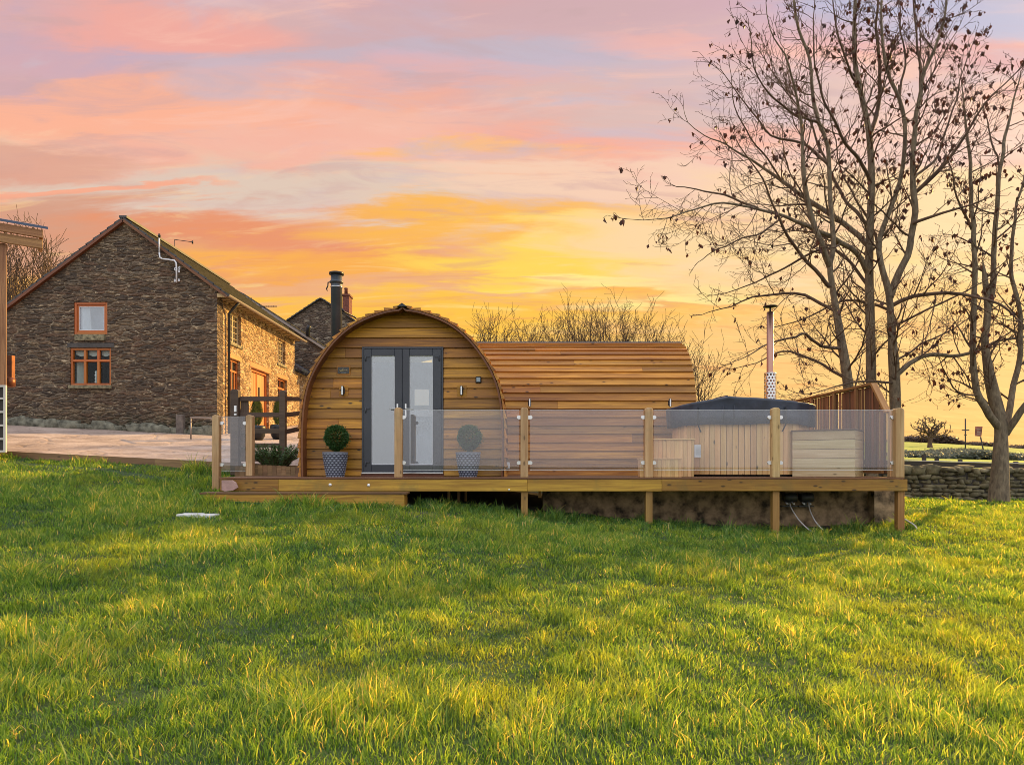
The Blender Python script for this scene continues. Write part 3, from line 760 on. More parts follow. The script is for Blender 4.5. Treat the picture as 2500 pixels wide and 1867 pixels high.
# lapped roof boards
def shell(prof, mapf, u0, u1, name, mat, par, lap=.035):
    b = MB(); pts = arc_resample(prof, .168)
    for side in (-1, 1):
        for i in range(len(pts) - 1):
            (w0, z0), (w1, z1) = pts[i], pts[i + 1]
            dx, dz = w1 - w0, z1 - z0; L = math.hypot(dx, dz); nx__, nz__ = dz / L, -dx / L
            e = .012 / L
            wa, za = w0 - dx * e, z0 - dz * e
            q = [(wa + nx__ * lap, za + nz__ * lap), (wa, za), (w1 + nx__ * .004, z1 + nz__ * .004), (w1 + nx__ * .020, z1 + nz__ * .020)]
            ulist = [u0, u1]
            if u1 - u0 > 3 and random.random() < .5: ulist = [u0, random.uniform(u0 + .6, u1 - .6), u1]
            for ua, ub in zip(ulist[:-1], ulist[1:]):
                P = [mapf(ua, side * q[0][0], q[0][1]), mapf(ub, side * q[0][0], q[0][1]), mapf(ub, side * q[1][0], q[1][1]), mapf(ua, side * q[1][0], q[1][1]),
                     mapf(ua, side * q[3][0], q[3][1]), mapf(ub - .002, side * q[3][0], q[3][1]), mapf(ub - .002, side * q[2][0], q[2][1]), mapf(ua, side * q[2][0], q[2][1])]
                b.hexa([Vector(p_) for p_ in P], 0)
    return b.build(name, mat, par, .002)
PIN = [(max(w_ - .03, 0), z_ - .028 * (1 if z_ > 1 else z_)) for w_, z_ in PF]
shell(PIN, lambda u, w_, z_: (PC + w_, u, z_), 11.672, 17.2, 'roof_boards', W_wing, pod, .06)
def arch_strip(prof, o_out, o_in, mapf, u0, u1, name, mat, par):
    b = MB(); pts = arc_resample(prof, .10); full = [(-w_, z_) for w_, z_ in pts] + [(w_, z_) for w_, z_ in pts[::-1][1:]]
    for i in range(len(full) - 1):
        P = []
        for (j) in (i, i + 1):
            pa, pb = full[max(j - 1, 0)], full[min(j + 1, len(full) - 1)]
            tx, tz = pb[0] - pa[0], pb[1] - pa[1]; L = math.hypot(tx, tz); n_ = (-tz / L, tx / L)
            P.append(((full[j][0] + n_[0] * o_out, full[j][1] + n_[1] * o_out), (full[j][0] - n_[0] * o_in, full[j][1] - n_[1] * o_in)))
        (oa, ia), (ob, ib) = P
        Q = [mapf(u0, *ia), mapf(u0, *ib), mapf(u1, *ib), mapf(u1, *ia), mapf(u0, *oa), mapf(u0, *ob), mapf(u1, *ob), mapf(u1, *oa)]
        L0 = i * .1
        b.add(Q, [(0, 3, 2, 1), (4, 5, 6, 7), (0, 1, 5, 4), (1, 2, 6, 5), (2, 3, 7, 6), (3, 0, 4, 7)],
              [(L0, 0, 0), (L0 + .1, 0, 0), (L0 + .1, .1, 0), (L0, .1, 0), (L0, 0, .05), (L0 + .1, 0, .05), (L0 + .1, .1, .05), (L0, .1, .05)], .5)
    return b.build(name, mat, par)
mp_main = lambda u, w_, z_: (PC + w_, u, z_)
arch_strip(PIN, -.010, .040, mp_main, 11.66, 11.698, 'barge_board', W_trim, pod)
arch_strip(PIN, -.004, .03, mp_main, 11.702, 17.1, 'roof_lining', W_trim, pod)
b = MB(); zr = PF[-1][1]
b.prism([(PC - .085, zr - .03), (PC, zr + .03), (PC + .085, zr - .03)], 11.62, 17.25); b.build('ridge_cap', M_felt, pod)

# wing: roof curve repeated along X
WB, WR = 13.6, 15.1
kx, kz = (WR - WB) / PF[0][0], 2.86 / PF[-1][1]
WPROF = [(w_ * kx, z_ * kz) for w_, z_ in PF]
mp_wing = lambda u, w_, z_: (u, WR - w_, z_)
wx1 = at(1702, 0, 13.6).x
shell(WPROF, mp_wing, PC + .5, wx1, 'wing_roof_boards', W_wing, pod, .055)
arch_strip(WPROF, -.004, .03, mp_wing, PC + .55, wx1 - .03, 'wing_lining', W_trim, pod)
b = MB(); pts = arc_resample(WPROF, .2); poly = [(WR - w_ + .03 * (1 if w_ > 0 else 0), z_ - .03) for w_, z_ in pts] + [(WR + w_ - .03, z_ - .03) for w_, z_ in pts[::-1][1:]]
n = len(poly); vs = [(wx1 - .12, y_, z_) for y_, z_ in poly] + [(wx1 - .07, y_, z_) for y_, z_ in poly]
b.add(vs, [tuple(range(n)), tuple(range(2 * n - 1, n - 1, -1))]); b.build('wing_end_wall', W_pod, pod)
b = MB(); zr2 = WPROF[-1][1]
vs = []
for u in (at(1165, 0, WR).x, at(1661, 0, WR).x):
    vs += [(u, WR - .12, zr2 + .005), (u, WR - .02, zr2 + .062), (u, WR + .02, zr2 + .062), (u, WR + .12, zr2 + .005)]
b.add(vs, [(0, 1, 2, 3), (7, 6, 5, 4), (0, 4, 5, 1), (1, 5, 6, 2), (2, 6, 7, 3), (3, 7, 4, 0)]); b.build('wing_ridge_cap', M_felt, pod)

# doors
YF = FY - .055
dw0, dw1 = DX0, DX1; zb = at(0, 1152, FY).z; zt = at(0, 847.5, FY).z
b = MB(); fw = .035
b.box(dw0, dw0 + fw, YF, FY + .05, zb, zt, 2); b.box(dw1 - fw, dw1, YF, FY + .05, zb, zt, 2); b.box(dw0 + fw, dw1 - fw, YF, FY + .05, zt - fw, zt)
b.build('door_frame', M_grey, pod, .004)
b = MB(); b.box(dw0, dw1, YF - .03, FY + .05, zb - .028, zb - .002); b.build('threshold', M_steel, pod, .003)
b = MB(); b.box(dw0 - .01, dw1 + .01, YF - .005, FY + .03, 0.0, zb - .03); b.build('kick_board', W_trim, pod)
mid = at(983.5, 0, FY).x
def door(x0, x1, side):
    gx0, gx1 = (at(908.5, 0, FY).x, at(965, 0, FY).x) if side < 0 else (at(1001, 0, FY).x, at(1057.5, 0, FY).x)
    gz0, gz1 = at(0, 1134, FY).z, at(0, 869.5, FY).z
    b = MB(); ya, yb_ = YF - .012, FY + .03
    b.box(x0, gx0, ya, yb_, zb, zt - fw - .004, 2); b.box(gx1, x1, ya, yb_, zb, zt - fw - .004, 2)
    b.box(gx0, gx1, ya + .0005, yb_, zb, gz0); b.box(gx0, gx1, ya + .0005, yb_, gz1, zt - fw - .004)
    o = b.build('door', M_grey, pod, .006)
    b = MB(); e = .012
    for (xa, xb, za, zb2) in ((gx0, gx0 + e, gz0, gz1), (gx1 - e, gx1, gz0, gz1), (gx0 + e, gx1 - e, gz0, gz0 + e), (gx0 + e, gx1 - e, gz1 - e, gz1)):
        b.box(xa, xb, YF + .012, YF + .03, za, zb2)
    b.build('glazing_bead', M_white, o)
    b = MB(); b.box(gx0, gx1, YF + .02, YF + .026, gz0, gz1); b.build('pane', G_pane, o)
    hx = x0 + .02 if side < 0 else x1 - .02
    for py in (872, 998, 1128):
        zc_ = at(0, py, FY).z; b = MB(); b.tube([(hx - .012 * side, ya - .014, zc_ - .075), (hx - .012 * side, ya - .014, zc_ + .015)], .011, 10)
        b.box(min(hx, hx - side * .085), max(hx, hx - side * .085), ya - .016, ya - .001, zc_ - .012, zc_ + .022)
        b.build('hinge', M_grey, o, .003)
    cx_ = at(972 if side < 0 else 992, 0, FY).x; zc_ = at(0, 999, FY).z
    b = MB(); b.box(cx_ - .014, cx_ + .014, ya - .012, ya - .001, zc_ - .14, zc_ + .09, 2)
    b.tube([(cx_, ya - .01, zc_), (cx_, ya - .055, zc_), (cx_ + side * .02, ya - .06, zc_), (cx_ + side * .13, ya - .06, zc_ - .003)], [.011, .011, .011, .010], 10)
    b.build('handle', M_steel, o, .004)
    return o
dl = door(dw0 + fw + .003, mid - .0015, -1); dr = door(mid + .0015, dw1 - fw - .003, 1)
b = MB(); q = at(1030, 970, FY); b.box(q.x - .125, q.x + .125, YF + .03, YF + .034, q.z - .14, q.z + .14)
b.build('window_poster', plain('beige_card', (.95, .62, .42), .6), dr)
# a little of the room inside
b = MB(); b.box(PC - 1.3, PC + 1.3, 14.0, 14.05, 0, 2.3); b.box(PC - 1.5, PC + 1.5, FY + .1, 14.0, -.02, .02)
b.box(at(1003, 0, FY).x - .1, at(1056, 0, FY).x + .12, 12.9, 13.2, 0.02, .85); b.build('interior', M_int, pod)

# lights, plaque, sensor, socket
def wall_light(q, yb_, backing):
    b = MB(); b.box(q.x - .022, q.x + .022, yb_ - .075, yb_ - .02, q.z - .08, q.z + .08, 2)
    b.box(q.x - .03, q.x + .03, yb_ - .02, yb_, q.z - .05, q.z + .05, 2)
    o = b.build('wall_light', M_black, pod, .006)
    b = MB(); b.box(q.x - .012, q.x + .012, yb_ - .080, yb_ - .0755, q.z - .074, q.z + .074, 2); b.build('light_face', M_alu, o)
    if backing:
        b = MB(); b.box(q.x - .075, q.x + .085, yb_ + .0005, yb_ + .02, q.z - .095, q.z + .095, 0); b.build('backing_board', W_pod, o, .002)
for px in (838, 1127): wall_light(at(px, 954, 11.9), FY - .05, True)
for px in (1293, 1636): wall_light(at(px, 983, 13.45), 13.50, False)
q = at(838.5, 904, 11.9); b = MB(); b.box(q.x - .118, q.x + .118, FY - .052, FY - .03, q.z - .088, q.z + .088)
pl = b.build('name_plaque', W_pod, pod, .002)
b = MB(); b.box(q.x - .10, q.x + .10, FY - .062, FY - .0525, q.z - .058, q.z + .058); b.build('plaque_plate', M_plaq, pl, .002)
b = MB(); scr = [(-.072, -.012), (-.066, .004), (-.052, .004), (-.056, -.008), (-.070, -.006), (-.045, -.012), (-.03, -.004), (-.008, .018), (.004, .034), (-.004, .022), (-.03, -.008), (-.018, -.012), (-.008, .002), (-.002, -.011), (.008, .003), (.014, -.01), (.022, .003), (.028, -.010), (.040, .003), (.043, -.009), (.055, .012), (.058, -.008), (.066, .004), (.073, -.01)]
b.tube([(q.x + u, FY - .065, q.z + v) for u, v in scr], .0035, 5); b.build('script_lettering', M_gold, pl)
b = MB(); b.box(q.x - .04, q.x + .05, FY - .0645, FY - .0622, q.z - .044, q.z - .038); b.build('small_print', M_ink, pl)
q = at(1168, 927, 11.9); b = MB(); b.box(q.x - .05, q.x + .05, FY - .065, FY - .03, q.z - .056, q.z + .056)
se = b.build('door_sensor', M_black, pod, .01); b = MB(); b.box(q.x - .033, q.x + .033, FY - .069, FY - .0655, q.z - .035, q.z + .04); b.build('screen', M_blue, se)
q = at(1237.5, 1136, 13.4); b = MB(); b.box(q.x - .055, q.x + .055, 13.36, 13.5, q.z - .065, q.z + .065); b.build('socket_box', M_paper, pod, .01)
# flue
fl = Vector((at(821.5, 0, 13.4).x, 13.4, 0)); zt_ = lambda py: at(0, py, 13.4).z
b = MB(); b.lathe([(.108, 1.6), (.108, zt_(703)), (.115, zt_(702)), (.115, zt_(700)), (.108, zt_(699)), (.108, zt_(692)), (.13, zt_(691)), (.13, zt_(687)), (.11, zt_(686)), (.11, zt_(672))], fl, 28)
fo = b.build('chimney_flue', M_flue, pod)
b = MB(); b.lathe([(.11, zt_(672.) + .001), (.142, zt_(671)), (.142, zt_(666)), (.10, zt_(664.5))], fl, 28); b.build('flue_cap', M_black, fo)
b = MB(); b.lathe([(.1165, zt_(702.2)), (.1165, zt_(700.6))], fl, 28); b.build('flue_band', M_steel, fo)
b = MB(); zz1 = zt_(689)
b.tube([fl + Vector((-.10, -.02, zz1)), fl + Vector((-.16, -.02, zz1 - .01)), fl + Vector((-.165, -.02, zz1 - .08)), fl + Vector((-.19, -.02, zz1 - .13)), fl + Vector((-.175, -.02, zz1 - .18))], [.012, .014, .012, .014, .006], 6)
zz2 = zt_(754); b.tube([fl + Vector((.09, 0, zz2)), fl + Vector((.14, .05, zz2 - .05)), fl + Vector((.28, .3, zz2 - .09)), fl + Vector((.75, 1.2, zz2 - .42))], [.03, .02, .022, .012], 6)
b.build('flue_stay', M_black, fo)

# ------------------------------------------------------------------ potted box balls
def leafball(b, c, rx, rz, n, size, jit=.12):
    for _ in range(n):
        d = Vector((random.gauss(0, 1), random.gauss(0, 1), random.gauss(0, 1))).normalized()
        k = (1.22 if random.random() < .02 else 1) * (1 - abs(random.gauss(0, jit))) * (1 + .13 * mn.noise(d * 2.3 + Vector(c) * 3)); p_ = Vector(c) + Vector((d.x * rx, d.y * rx, d.z * rz)) * k
        t = (d + Vector((random.uniform(-1, 1), random.uniform(-1, 1), random.uniform(-1, 1))) * .9).normalized()
        s_ = t.orthogonal().normalized(); s_.rotate(Matrix.Rotation(random.uniform(0, 6.28), 3, t)); u = t.cross(s_)
        l = size * random.uniform(.6, 1.3)
        b.add([p_ - s_ * l * .35, p_ + u * l * .1 + t * l * .15, p_ + s_ * l * .35, p_ + t * l], [(0, 1, 2, 3)], None, random.random())
def make_pot(px, lab):
    q = at(px, 1162.5, 11.62); c0 = Vector((q.x, 11.62, 0))
    t = thing('potted_box_ball', lab, 'potted plant', c0, 'clipped box balls in scaled pots beside the pod door')
    b = MB(); n = 72; rows = 44; vs = []; rn = []
    H = .42
    for j in range(rows + 1):
        z_ = H * j / rows; r0 = .138 + .072 * (z_ / H) ** .8
        if z_ > H - .025: r0 += .006
        for k in range(n):
            a = 2 * math.pi * k / n
            u = k / n * 18; v = z_ / .038; row = math.floor(v); uu = (u + .5 * (row % 2)) % 1 - .5; vv = v - row
            d_ = math.hypot(uu * 1.05, (vv - .1) * .8); sc = max(0, 1 - abs(d_ - .0) / .62)
            amp = .016 if z_ < H - .03 else 0
            vs.append(c0 + Vector((math.cos(a), math.sin(a), 0)) * (r0 + amp * sc) + Vector((0, 0, z_))); rn.append(min(1, sc * 1.1) if amp else .6)
    fs = [(j * n + k, j * n + (k + 1) % n, (j + 1) * n + (k + 1) % n, (j + 1) * n + k) for j in range(rows) for k in range(n)]
    b.add(vs, fs, None, rn, 0, True)
    b.build('pot', M_pot, t)
    b = MB(); b.lathe([(.19, H - .03), (.01, H - .015)], c0, 24); b.build('soil', M_soil, t)
    b = MB(); b.tube([c0 + Vector((0, 0, .38)), c0 + Vector((.005, 0, .56))], .016, 8); b.build('stem', B_twig, t)
    b = MB(); leafball(b, c0 + Vector((.02, 0, .67)), .195, .205, 5200, .03); leafball(b, c0 + Vector((.01, 0, .50)), .08, .07, 300, .03)
    b.build('foliage', L_box, t)
    return t
p1 = make_pot(818.5, 'dark green clipped ball plant in a scaled pot left of the pod doors')
p2x = at(1143, 0, 11.62).x - at(818.5, 0, 11.62).x
p2 = copy_tree(p1, (p2x, 0, 0)); p2['label'] = 'clipped ball plant in a scaled pot seen through the glass panel'

# ------------------------------------------------------------------ hot tub
TC = Vector((at(1806, 0, 12.62).x, 12.62, 0)); rx, ry = 1.235, .86
tub = thing('hot_tub', 'round pale timber hot tub with a slate grey vinyl cover', 'hot tub', TC)
b = MB(); N = 76
for k in range(N):
    a0, a1 = 2 * math.pi * (k + .04) / N, 2 * math.pi * (k + .96) / N
    P = []
    for z_ in (.035, .98):
        for (a, s_) in ((a0, 1), (a1, 1), (a1, .95), (a0, .95)): P.append(TC + Vector((math.cos(a) * rx * s_, math.sin(a) * ry * s_, z_)))
    b.hexa(P, 2)
b.build('stave_shell', W_tub, tub, .002)
b = MB(); b.lathe([(.94, .0), (.94, .9)], TC, 48, 0, rx, ry); b.build('tub_core', M_dgrey, tub)
def cover_z(a, r_):
    x_ = math.cos(a) * r_
    z_ = 1.405 - .095 * max(0, (x_ + .3) / 1.3) - .13 * max(0, (-.3 - x_) / .7) ** 1.5 - .025 * r_ ** 2 - .008 * mn.noise(Vector((math.cos(a) * r_ * 3, math.sin(a) * r_ * 3, 0)))
    z_ += .035 * math.exp(-((x_ + .36) / .035) ** 2) * (1 - .5 * r_)
    return z_
b = MB(); N = 110; ring = []; vs = []
levels = [('z', 1.045, .885), ('z', 1.06, .89), ('z', 1.065, 1.05), ('z', 1.07, 1.2), ('z', 1.075, 1.225), ('z', 1.06, 1.24)] + [('c', r_, 0) for r_ in (1.0, .93, .8, .65, .5, .35, .2, .08)]
for (t_, r_, z_) in levels:
    for k in range(N):
        a = 2 * math.pi * k / N
        wob = .008 * mn.noise(Vector((a * 3.1, z_ * 6, 2))) + .006 * math.sin(a * 23)
        rr_ = r_ + (wob if t_ == 'z' else 0)
        zz_ = z_ if t_ == 'z' else cover_z(a, r_)
        if t_ == 'z' and z_ < 1: zz_ += .014 * math.sin(a * 5 + 1) + .03 * abs(math.cos(a)) * -1 + .03 + .012 * mn.noise(Vector((a * 4, 0, 0)))
        if t_ == 'z' and z_ > 1.1: zz_ = cover_z(a, 1.) - (1.25 - z_)
        vs.append(TC + Vector((math.cos(a) * (rx + .02) * rr_, math.sin(a) * (ry + .02) * rr_, zz_)))
m_ = len(levels)
b.add(vs, [(i * N + k, i * N + (k + 1) % N, (i + 1) * N + (k + 1) % N, (i + 1) * N + k) for i in range(m_ - 1) for k in range(N)] + [tuple((m_ - 1) * N + k for k in range(N))], None, .5, 0, True)
b.build('cover', M_cover, tub)
b = MB()
for (a, zt__, zb__) in ((-2.0, 1.26, .95), (-1.87, 1.26, 1.0)):
    pts = [TC + Vector((math.cos(a) * (rx + .03) * 1.075 * (1 if z_ < 1.24 else .95), math.sin(a) * (ry + .03) * 1.075 * (1 if z_ < 1.24 else .95), z_)) for z_ in (zb__, 1.1, 1.2, 1.27)]
    b.tube(pts, .008, 5)
# seam ridge running over the lid
pts = []
for k in range(13):
    y_ = -.95 + 1.9 * k / 12; x_ = -.36; r_ = math.hypot(x_, y_)
    if r_ < 1.0: pts.append(TC + Vector((x_ * rx, y_ * ry, cover_z(math.atan2(y_, x_), r_) + .004)))
b.tube(pts, .012, 6); b.build('cover_seam', M_cover, tub)
q = at(1718, 1100, 11.78); a = math.asin(max(-1, min(1, 0))) ; xr_ = q.x - TC.x; yf = TC.y - ry * math.sqrt(1 - (xr_ / rx) ** 2)
b = MB(); b.box(q.x - .095, q.x + .095, yf - .012, yf - .006, q.z - .11, q.z + .11); no = b.build('paper_notice', M_paper, tub)
b = MB()
for k in range(9):
    zl = q.z + .078 - k * .019; b.box(q.x - .075, q.x - .075 + random.uniform(.08, .148), yf - .0135, yf - .0125, zl - .003, zl + .003)
b.build('print_lines', M_ink, no)
for a_ in (-2.35, -1.2):
    b = MB(); ca, sa = math.cos(a_), math.sin(a_)
    b.tube([TC + Vector((ca * (rx + .02) * 1.085, sa * (ry + .02) * 1.085, 1.2)), TC + Vector((ca * (rx + .02) * 1.085, sa * (ry + .02) * 1.085, .9)), TC + Vector((ca * (rx + .01) * 1.02, sa * (ry + .01) * 1.02, .78))], .012, 6); b.build('cover_strap', M_black, tub)
# heater flue
hp_ = Vector((at(1880.5, 0, 13.9).x, 13.9, 0)); hz_ = lambda py: at(0, py, 13.9).z
hf = thing('heater_flue', 'tall slim steel flue with perforated guard behind the hot tub', 'flue', hp_)
b = MB(); b.lathe([(.07, 0.0), (.07, hz_(762))], hp_, 24); b.build('flue_pipe', plain('coppery_steel', (.42, .22, .16), .34, 1.), hf)
b = MB(); b.tube([hp_ + Vector((0, 0, hz_(763))), hp_ + Vector((0, 0, hz_(749)))], .02, 8); b.lathe([(.03, hz_(751)), (.14, hz_(749)), (.14, hz_(747.5)), (.02, hz_(744.5))], hp_, 28); b.build('rain_cap', M_black, hf)
# perforated guard: a steel tube with round holes cut as rings of quads
b = MB(); gh0, gh1 = .2, hz_(912); rg = .118; nc = 12; rowh = 2 * math.pi * rg / nc
def guard_cell(u0, z0, s_):
    # cell with an octagonal hole
    c_u, c_z = u0 + s_ / 2, z0 + s_ / 2; outer = []; inner = []
    for k in range(16):
        a = 2 * math.pi * k / 16 + math.pi / 4; ca, sa = math.cos(a), math.sin(a)
        m_ = max(abs(ca), abs(sa)); outer.append((c_u + ca / m_ * s_ / 2, c_z + sa / m_ * s_ / 2)); inner.append((c_u + ca * s_ * .33, c_z + sa * s_ * .33))
    P = []
    for (u, z_) in outer + inner:
        th = u / rg; P.append(hp_ + Vector((math.cos(th) * rg, math.sin(th) * rg, z_)))
    b.add(P, [(k, (k + 1) % 16, 16 + (k + 1) % 16, 16 + k) for k in range(16)], None, .5)
nr = int((gh1 - .8) / rowh)
for j in range(nr):
    for k in range(nc): guard_cell(k * rowh + (j % 2) * rowh / 2, gh1 - (j + 1) * rowh, rowh)
b.lathe([(rg, gh1), (rg, gh1 + .015)], hp_, 24); b.lathe([(rg - .02, .0), (rg, .0), (rg, gh1 - nr * rowh)], hp_, 24)
b.build('perforated_guard', M_steel, hf)

# steps up to the tub
st = thing('tub_steps', 'small pale timber steps against the left side of the hot tub', 'steps', (at(1630, 0, 11.5).x, 11.5, 0))
def vboard_box(b, x0, x1, y0, y1, z0, z1, w_=.07):
    x = x0
    while x < x1 - .01:
        e = min(x + w_, x1); b.box(x + .001, e - .001, y0, y0 + .02, z0, z1, 2); x = e
    b.box(x0 + .002, x1 - .002, y0 + .021, y1, z0, z1 - .002, 2)
z1_ = at(0, 1074, 11.55).z; xa, xb = at(1597, 0, 11.5).x, at(1694, 0, 11.5).x
b = MB(); vboard_box(b, xa, xb, 11.5, 11.86, 0.002, z1_); b.build('upper_step', W_tub, st, .002)
b = MB(); b.box(xa - .01, xb + .02, 11.48, 11.88, z1_ + .001, z1_ + .022); b.build('upper_tread', W_tub, st, .002)
z2_ = at(0, 1121, 11.3).z; xa, xb = at(1563, 0, 11.25).x, at(1664, 0, 11.25).x
b = MB(); vboard_box(b, xa, xb, 11.24, 11.47, 0.002, z2_); b.build('lower_step', W_tub, st, .002)
b = MB(); b.box(xa - .01, xb + .01, 11.225, 11.475, z2_ + .001, z2_ + .02); b.build('lower_tread', W_tub, st, .002)

# storage box
ang = R(36); C0 = Vector((at(2087, 0, 11.25).x, 11.25, 0))
ux = Vector((-math.cos(ang), math.sin(ang), 0)); uy = Vector((math.sin(ang), math.cos(ang), 0))
Mx = Matrix(((ux.x, uy.x, 0, C0.x), (ux.y, uy.y, 0, C0.y), (0, 0, 1, 0), (0, 0, 0, 1)))
sb = thing('storage_box', 'pale slatted timber storage box beside the hot tub', 'storage box', C0 + ux * .5)
LB, WB_ = .98, .78; hb = at(0, 1049, 11.25).z; nb = 5
b = MB()
for k in range(nb):
    z0 = .004 + k * (hb - .0) / nb; z1 = z0 + hb / nb - .006
    b.box(0, LB, 0, .02, z0, z1, 0, 0, Mx); b.box(0, .02, .022, WB_, z0, z1, 1, 0, Mx); b.box(LB - .02, LB, .022, WB_, z0, z1, 1, 0, Mx); b.box(.02, LB - .02, WB_ - .02, WB_, z0, z1, 0, 0, Mx)
b.build('side_boards', W_box, sb, .003)
b = MB(); b.box(.021, LB - .021, .021, WB_ - .021, .005, hb - .01, 0, 0, Mx); b.build('box_core', M_dgrey, sb)
b = MB(); b.box(-.02, LB + .02, -.02, WB_ + .02, hb, hb + .022, 0, 0, Mx); b.build('lid', W_board, sb, .003)

# privacy screen on the right edge of the deck
sc_ = thing('privacy_screen', 'upright slatted timber screen with sloping front end behind storage box', 'screen', (6.28, 13.4, 0))
SX = 6.27; zt_s = 1.60
b = MB(); y = 11.46
while y < 15.9:
    zt2 = zt_s - .03 if y > 11.82 else 1.10 + (y - 11.40) / (11.82 - 11.40) * (zt_s - 1.13)
    w_ = random.uniform(.045, .06); dx_ = random.choice((0, .02))
    b.box(SX + dx_, SX + dx_ + .018, y, y + w_, .06, zt2, 2); y += w_ + (random.uniform(.0, .004) if random.random() < .7 else random.uniform(.010, .020))
b.build('slats', W_screen, sc_)
b = MB()
for yy in (12.35, 13.2, 14.2, 15.3): b.box(SX - .052, SX - .004, yy, yy + .07, .0, zt_s - .02, 2)
b.box(SX - .045, SX - .004, 11.5, 15.9, .06, .12)
b.build('screen_post', W_barn, sc_, .003)
b = MB(); b.box(SX - .05, SX + .06, 11.83, 15.95, zt_s - .015, zt_s + .03)
b.bar((SX, 11.84, zt_s + .005), (SX, 11.40, 1.08), .11, .045, Vector((0, 0, 1)))
b.build('top_rail', W_leg, sc_, .003)

# junction boxes and cables under the deck
def jbox(px, lab):
    D = 12.0; q = at(px, 1214, D); t = thing('pump_box', lab, 'pump', (q.x, D, q.z - .08), 'black pump boxes under the deck')
    b = MB(); b.tube([(q.x - .10, D, q.z), (q.x + .10, D, q.z)], .082, 18); b.box(q.x - .09, q.x + .09, D, D + .15, q.z - .05, q.z + .07); b.build('housing', M_dbox, t)
    b = MB(); b.box(q.x - .13, q.x + .13, D - .0, D + .15, q.z - .165, q.z - .145); b.box(q.x - .02, q.x + .02, D + .02, D + .1, q.z - .145, q.z - .06); b.build('bracket', M_dbox, t)
    for dx in (-.06, .05):
        b = MB(); b.tube([(q.x + dx, D - .05, q.z - .11), (q.x + dx, D - .02, q.z - .11)], .017, 8); b.tube([(q.x + dx, D - .02, q.z - .11), (q.x + dx, D + .05, q.z - .08)], .012, 8); b.build('cable_gland', M_white, t)
    return q
q1 = jbox(1929, 'left black pump box hanging under the deck beside a leg'); q2 = jbox(1969, 'right black pump box hanging under the deck with white fittings')
def cable(pts, lab):
    P = [Vector(p_) for p_ in pts]; out = []
    for i in range(len(P) - 1):
        p0, p1_, p2_, p3 = P[max(i - 1, 0)], P[i], P[i + 1], P[min(i + 2, len(P) - 1)]
        for k in range(6):
            t_ = k / 6; out.append(.5 * ((2 * p1_) + (p2_ - p0) * t_ + (2 * p0 - 5 * p1_ + 4 * p2_ - p3) * t_ ** 2 + (-p0 + 3 * p1_ - 3 * p2_ + p3) * t_ ** 3))
    out.append(P[-1]); b = MB(); b.tube(out, .011, 8)
    tag(b.build('cable', M_cable), lab, 'cable', 'pale cables trailing from under the deck')
cable([at(1928, 1228, 11.95), at(1932, 1240, 11.8), at(1950, 1268, 11.6), at(1972, 1290, 11.4), at(1990, 1302, 11.3)], 'left pale cable looping from the pump boxes to the grass')
cable([at(1974, 1228, 11.95), at(1978, 1246, 11.8), at(1988, 1268, 11.6), at(2000, 1284, 11.45), at(2010, 1294, 11.4)], 'right pale cable hanging from the pump boxes to the grass')
cable([at(2200, 1262, 11.6), at(2215, 1270, 11.5), at(2234, 1283, 11.35), at(2240, 1296, 11.3)], 'short pale cable emerging beside the corner deck leg')

# pink paving slab against the steps, pale slab in the grass
b = MB(); pts = [(541, 1172), (566, 1172), (575, 1178), (580, 1190), (568, 1197), (548, 1199), (541, 1196)]
P = [at(a_, b_2, 10.98) for a_, b_2 in pts]; n = len(P)
b.add([p_ for p_ in P] + [p_ + Vector((0, .04, 0)) for p_ in P], [tuple(range(n)), tuple(range(2 * n - 1, n - 1, -1))] + [(i, n + i, n + (i + 1) % n, (i + 1) % n) for i in range(n)])
tag(b.build('paving_slab', M_pink), 'broken pink paving slab leaning on the deck end', 'slab')
b = MB(); zs_ = gz(-4.46, 9.72)
for (x0, x1, y0, y1, dz) in ((-4.72, -4.42, 9.58, 9.84, .035), (-4.41, -4.20, 9.60, 9.82, .03)): b.box(x0, x1, y0, y1, zs_ - .05, zs_ + dz)
tag(b.build('stepping_stone', M_slab, None, .01), 'flat pale stepping stone sunk in the lawn before the steps', 'stone')

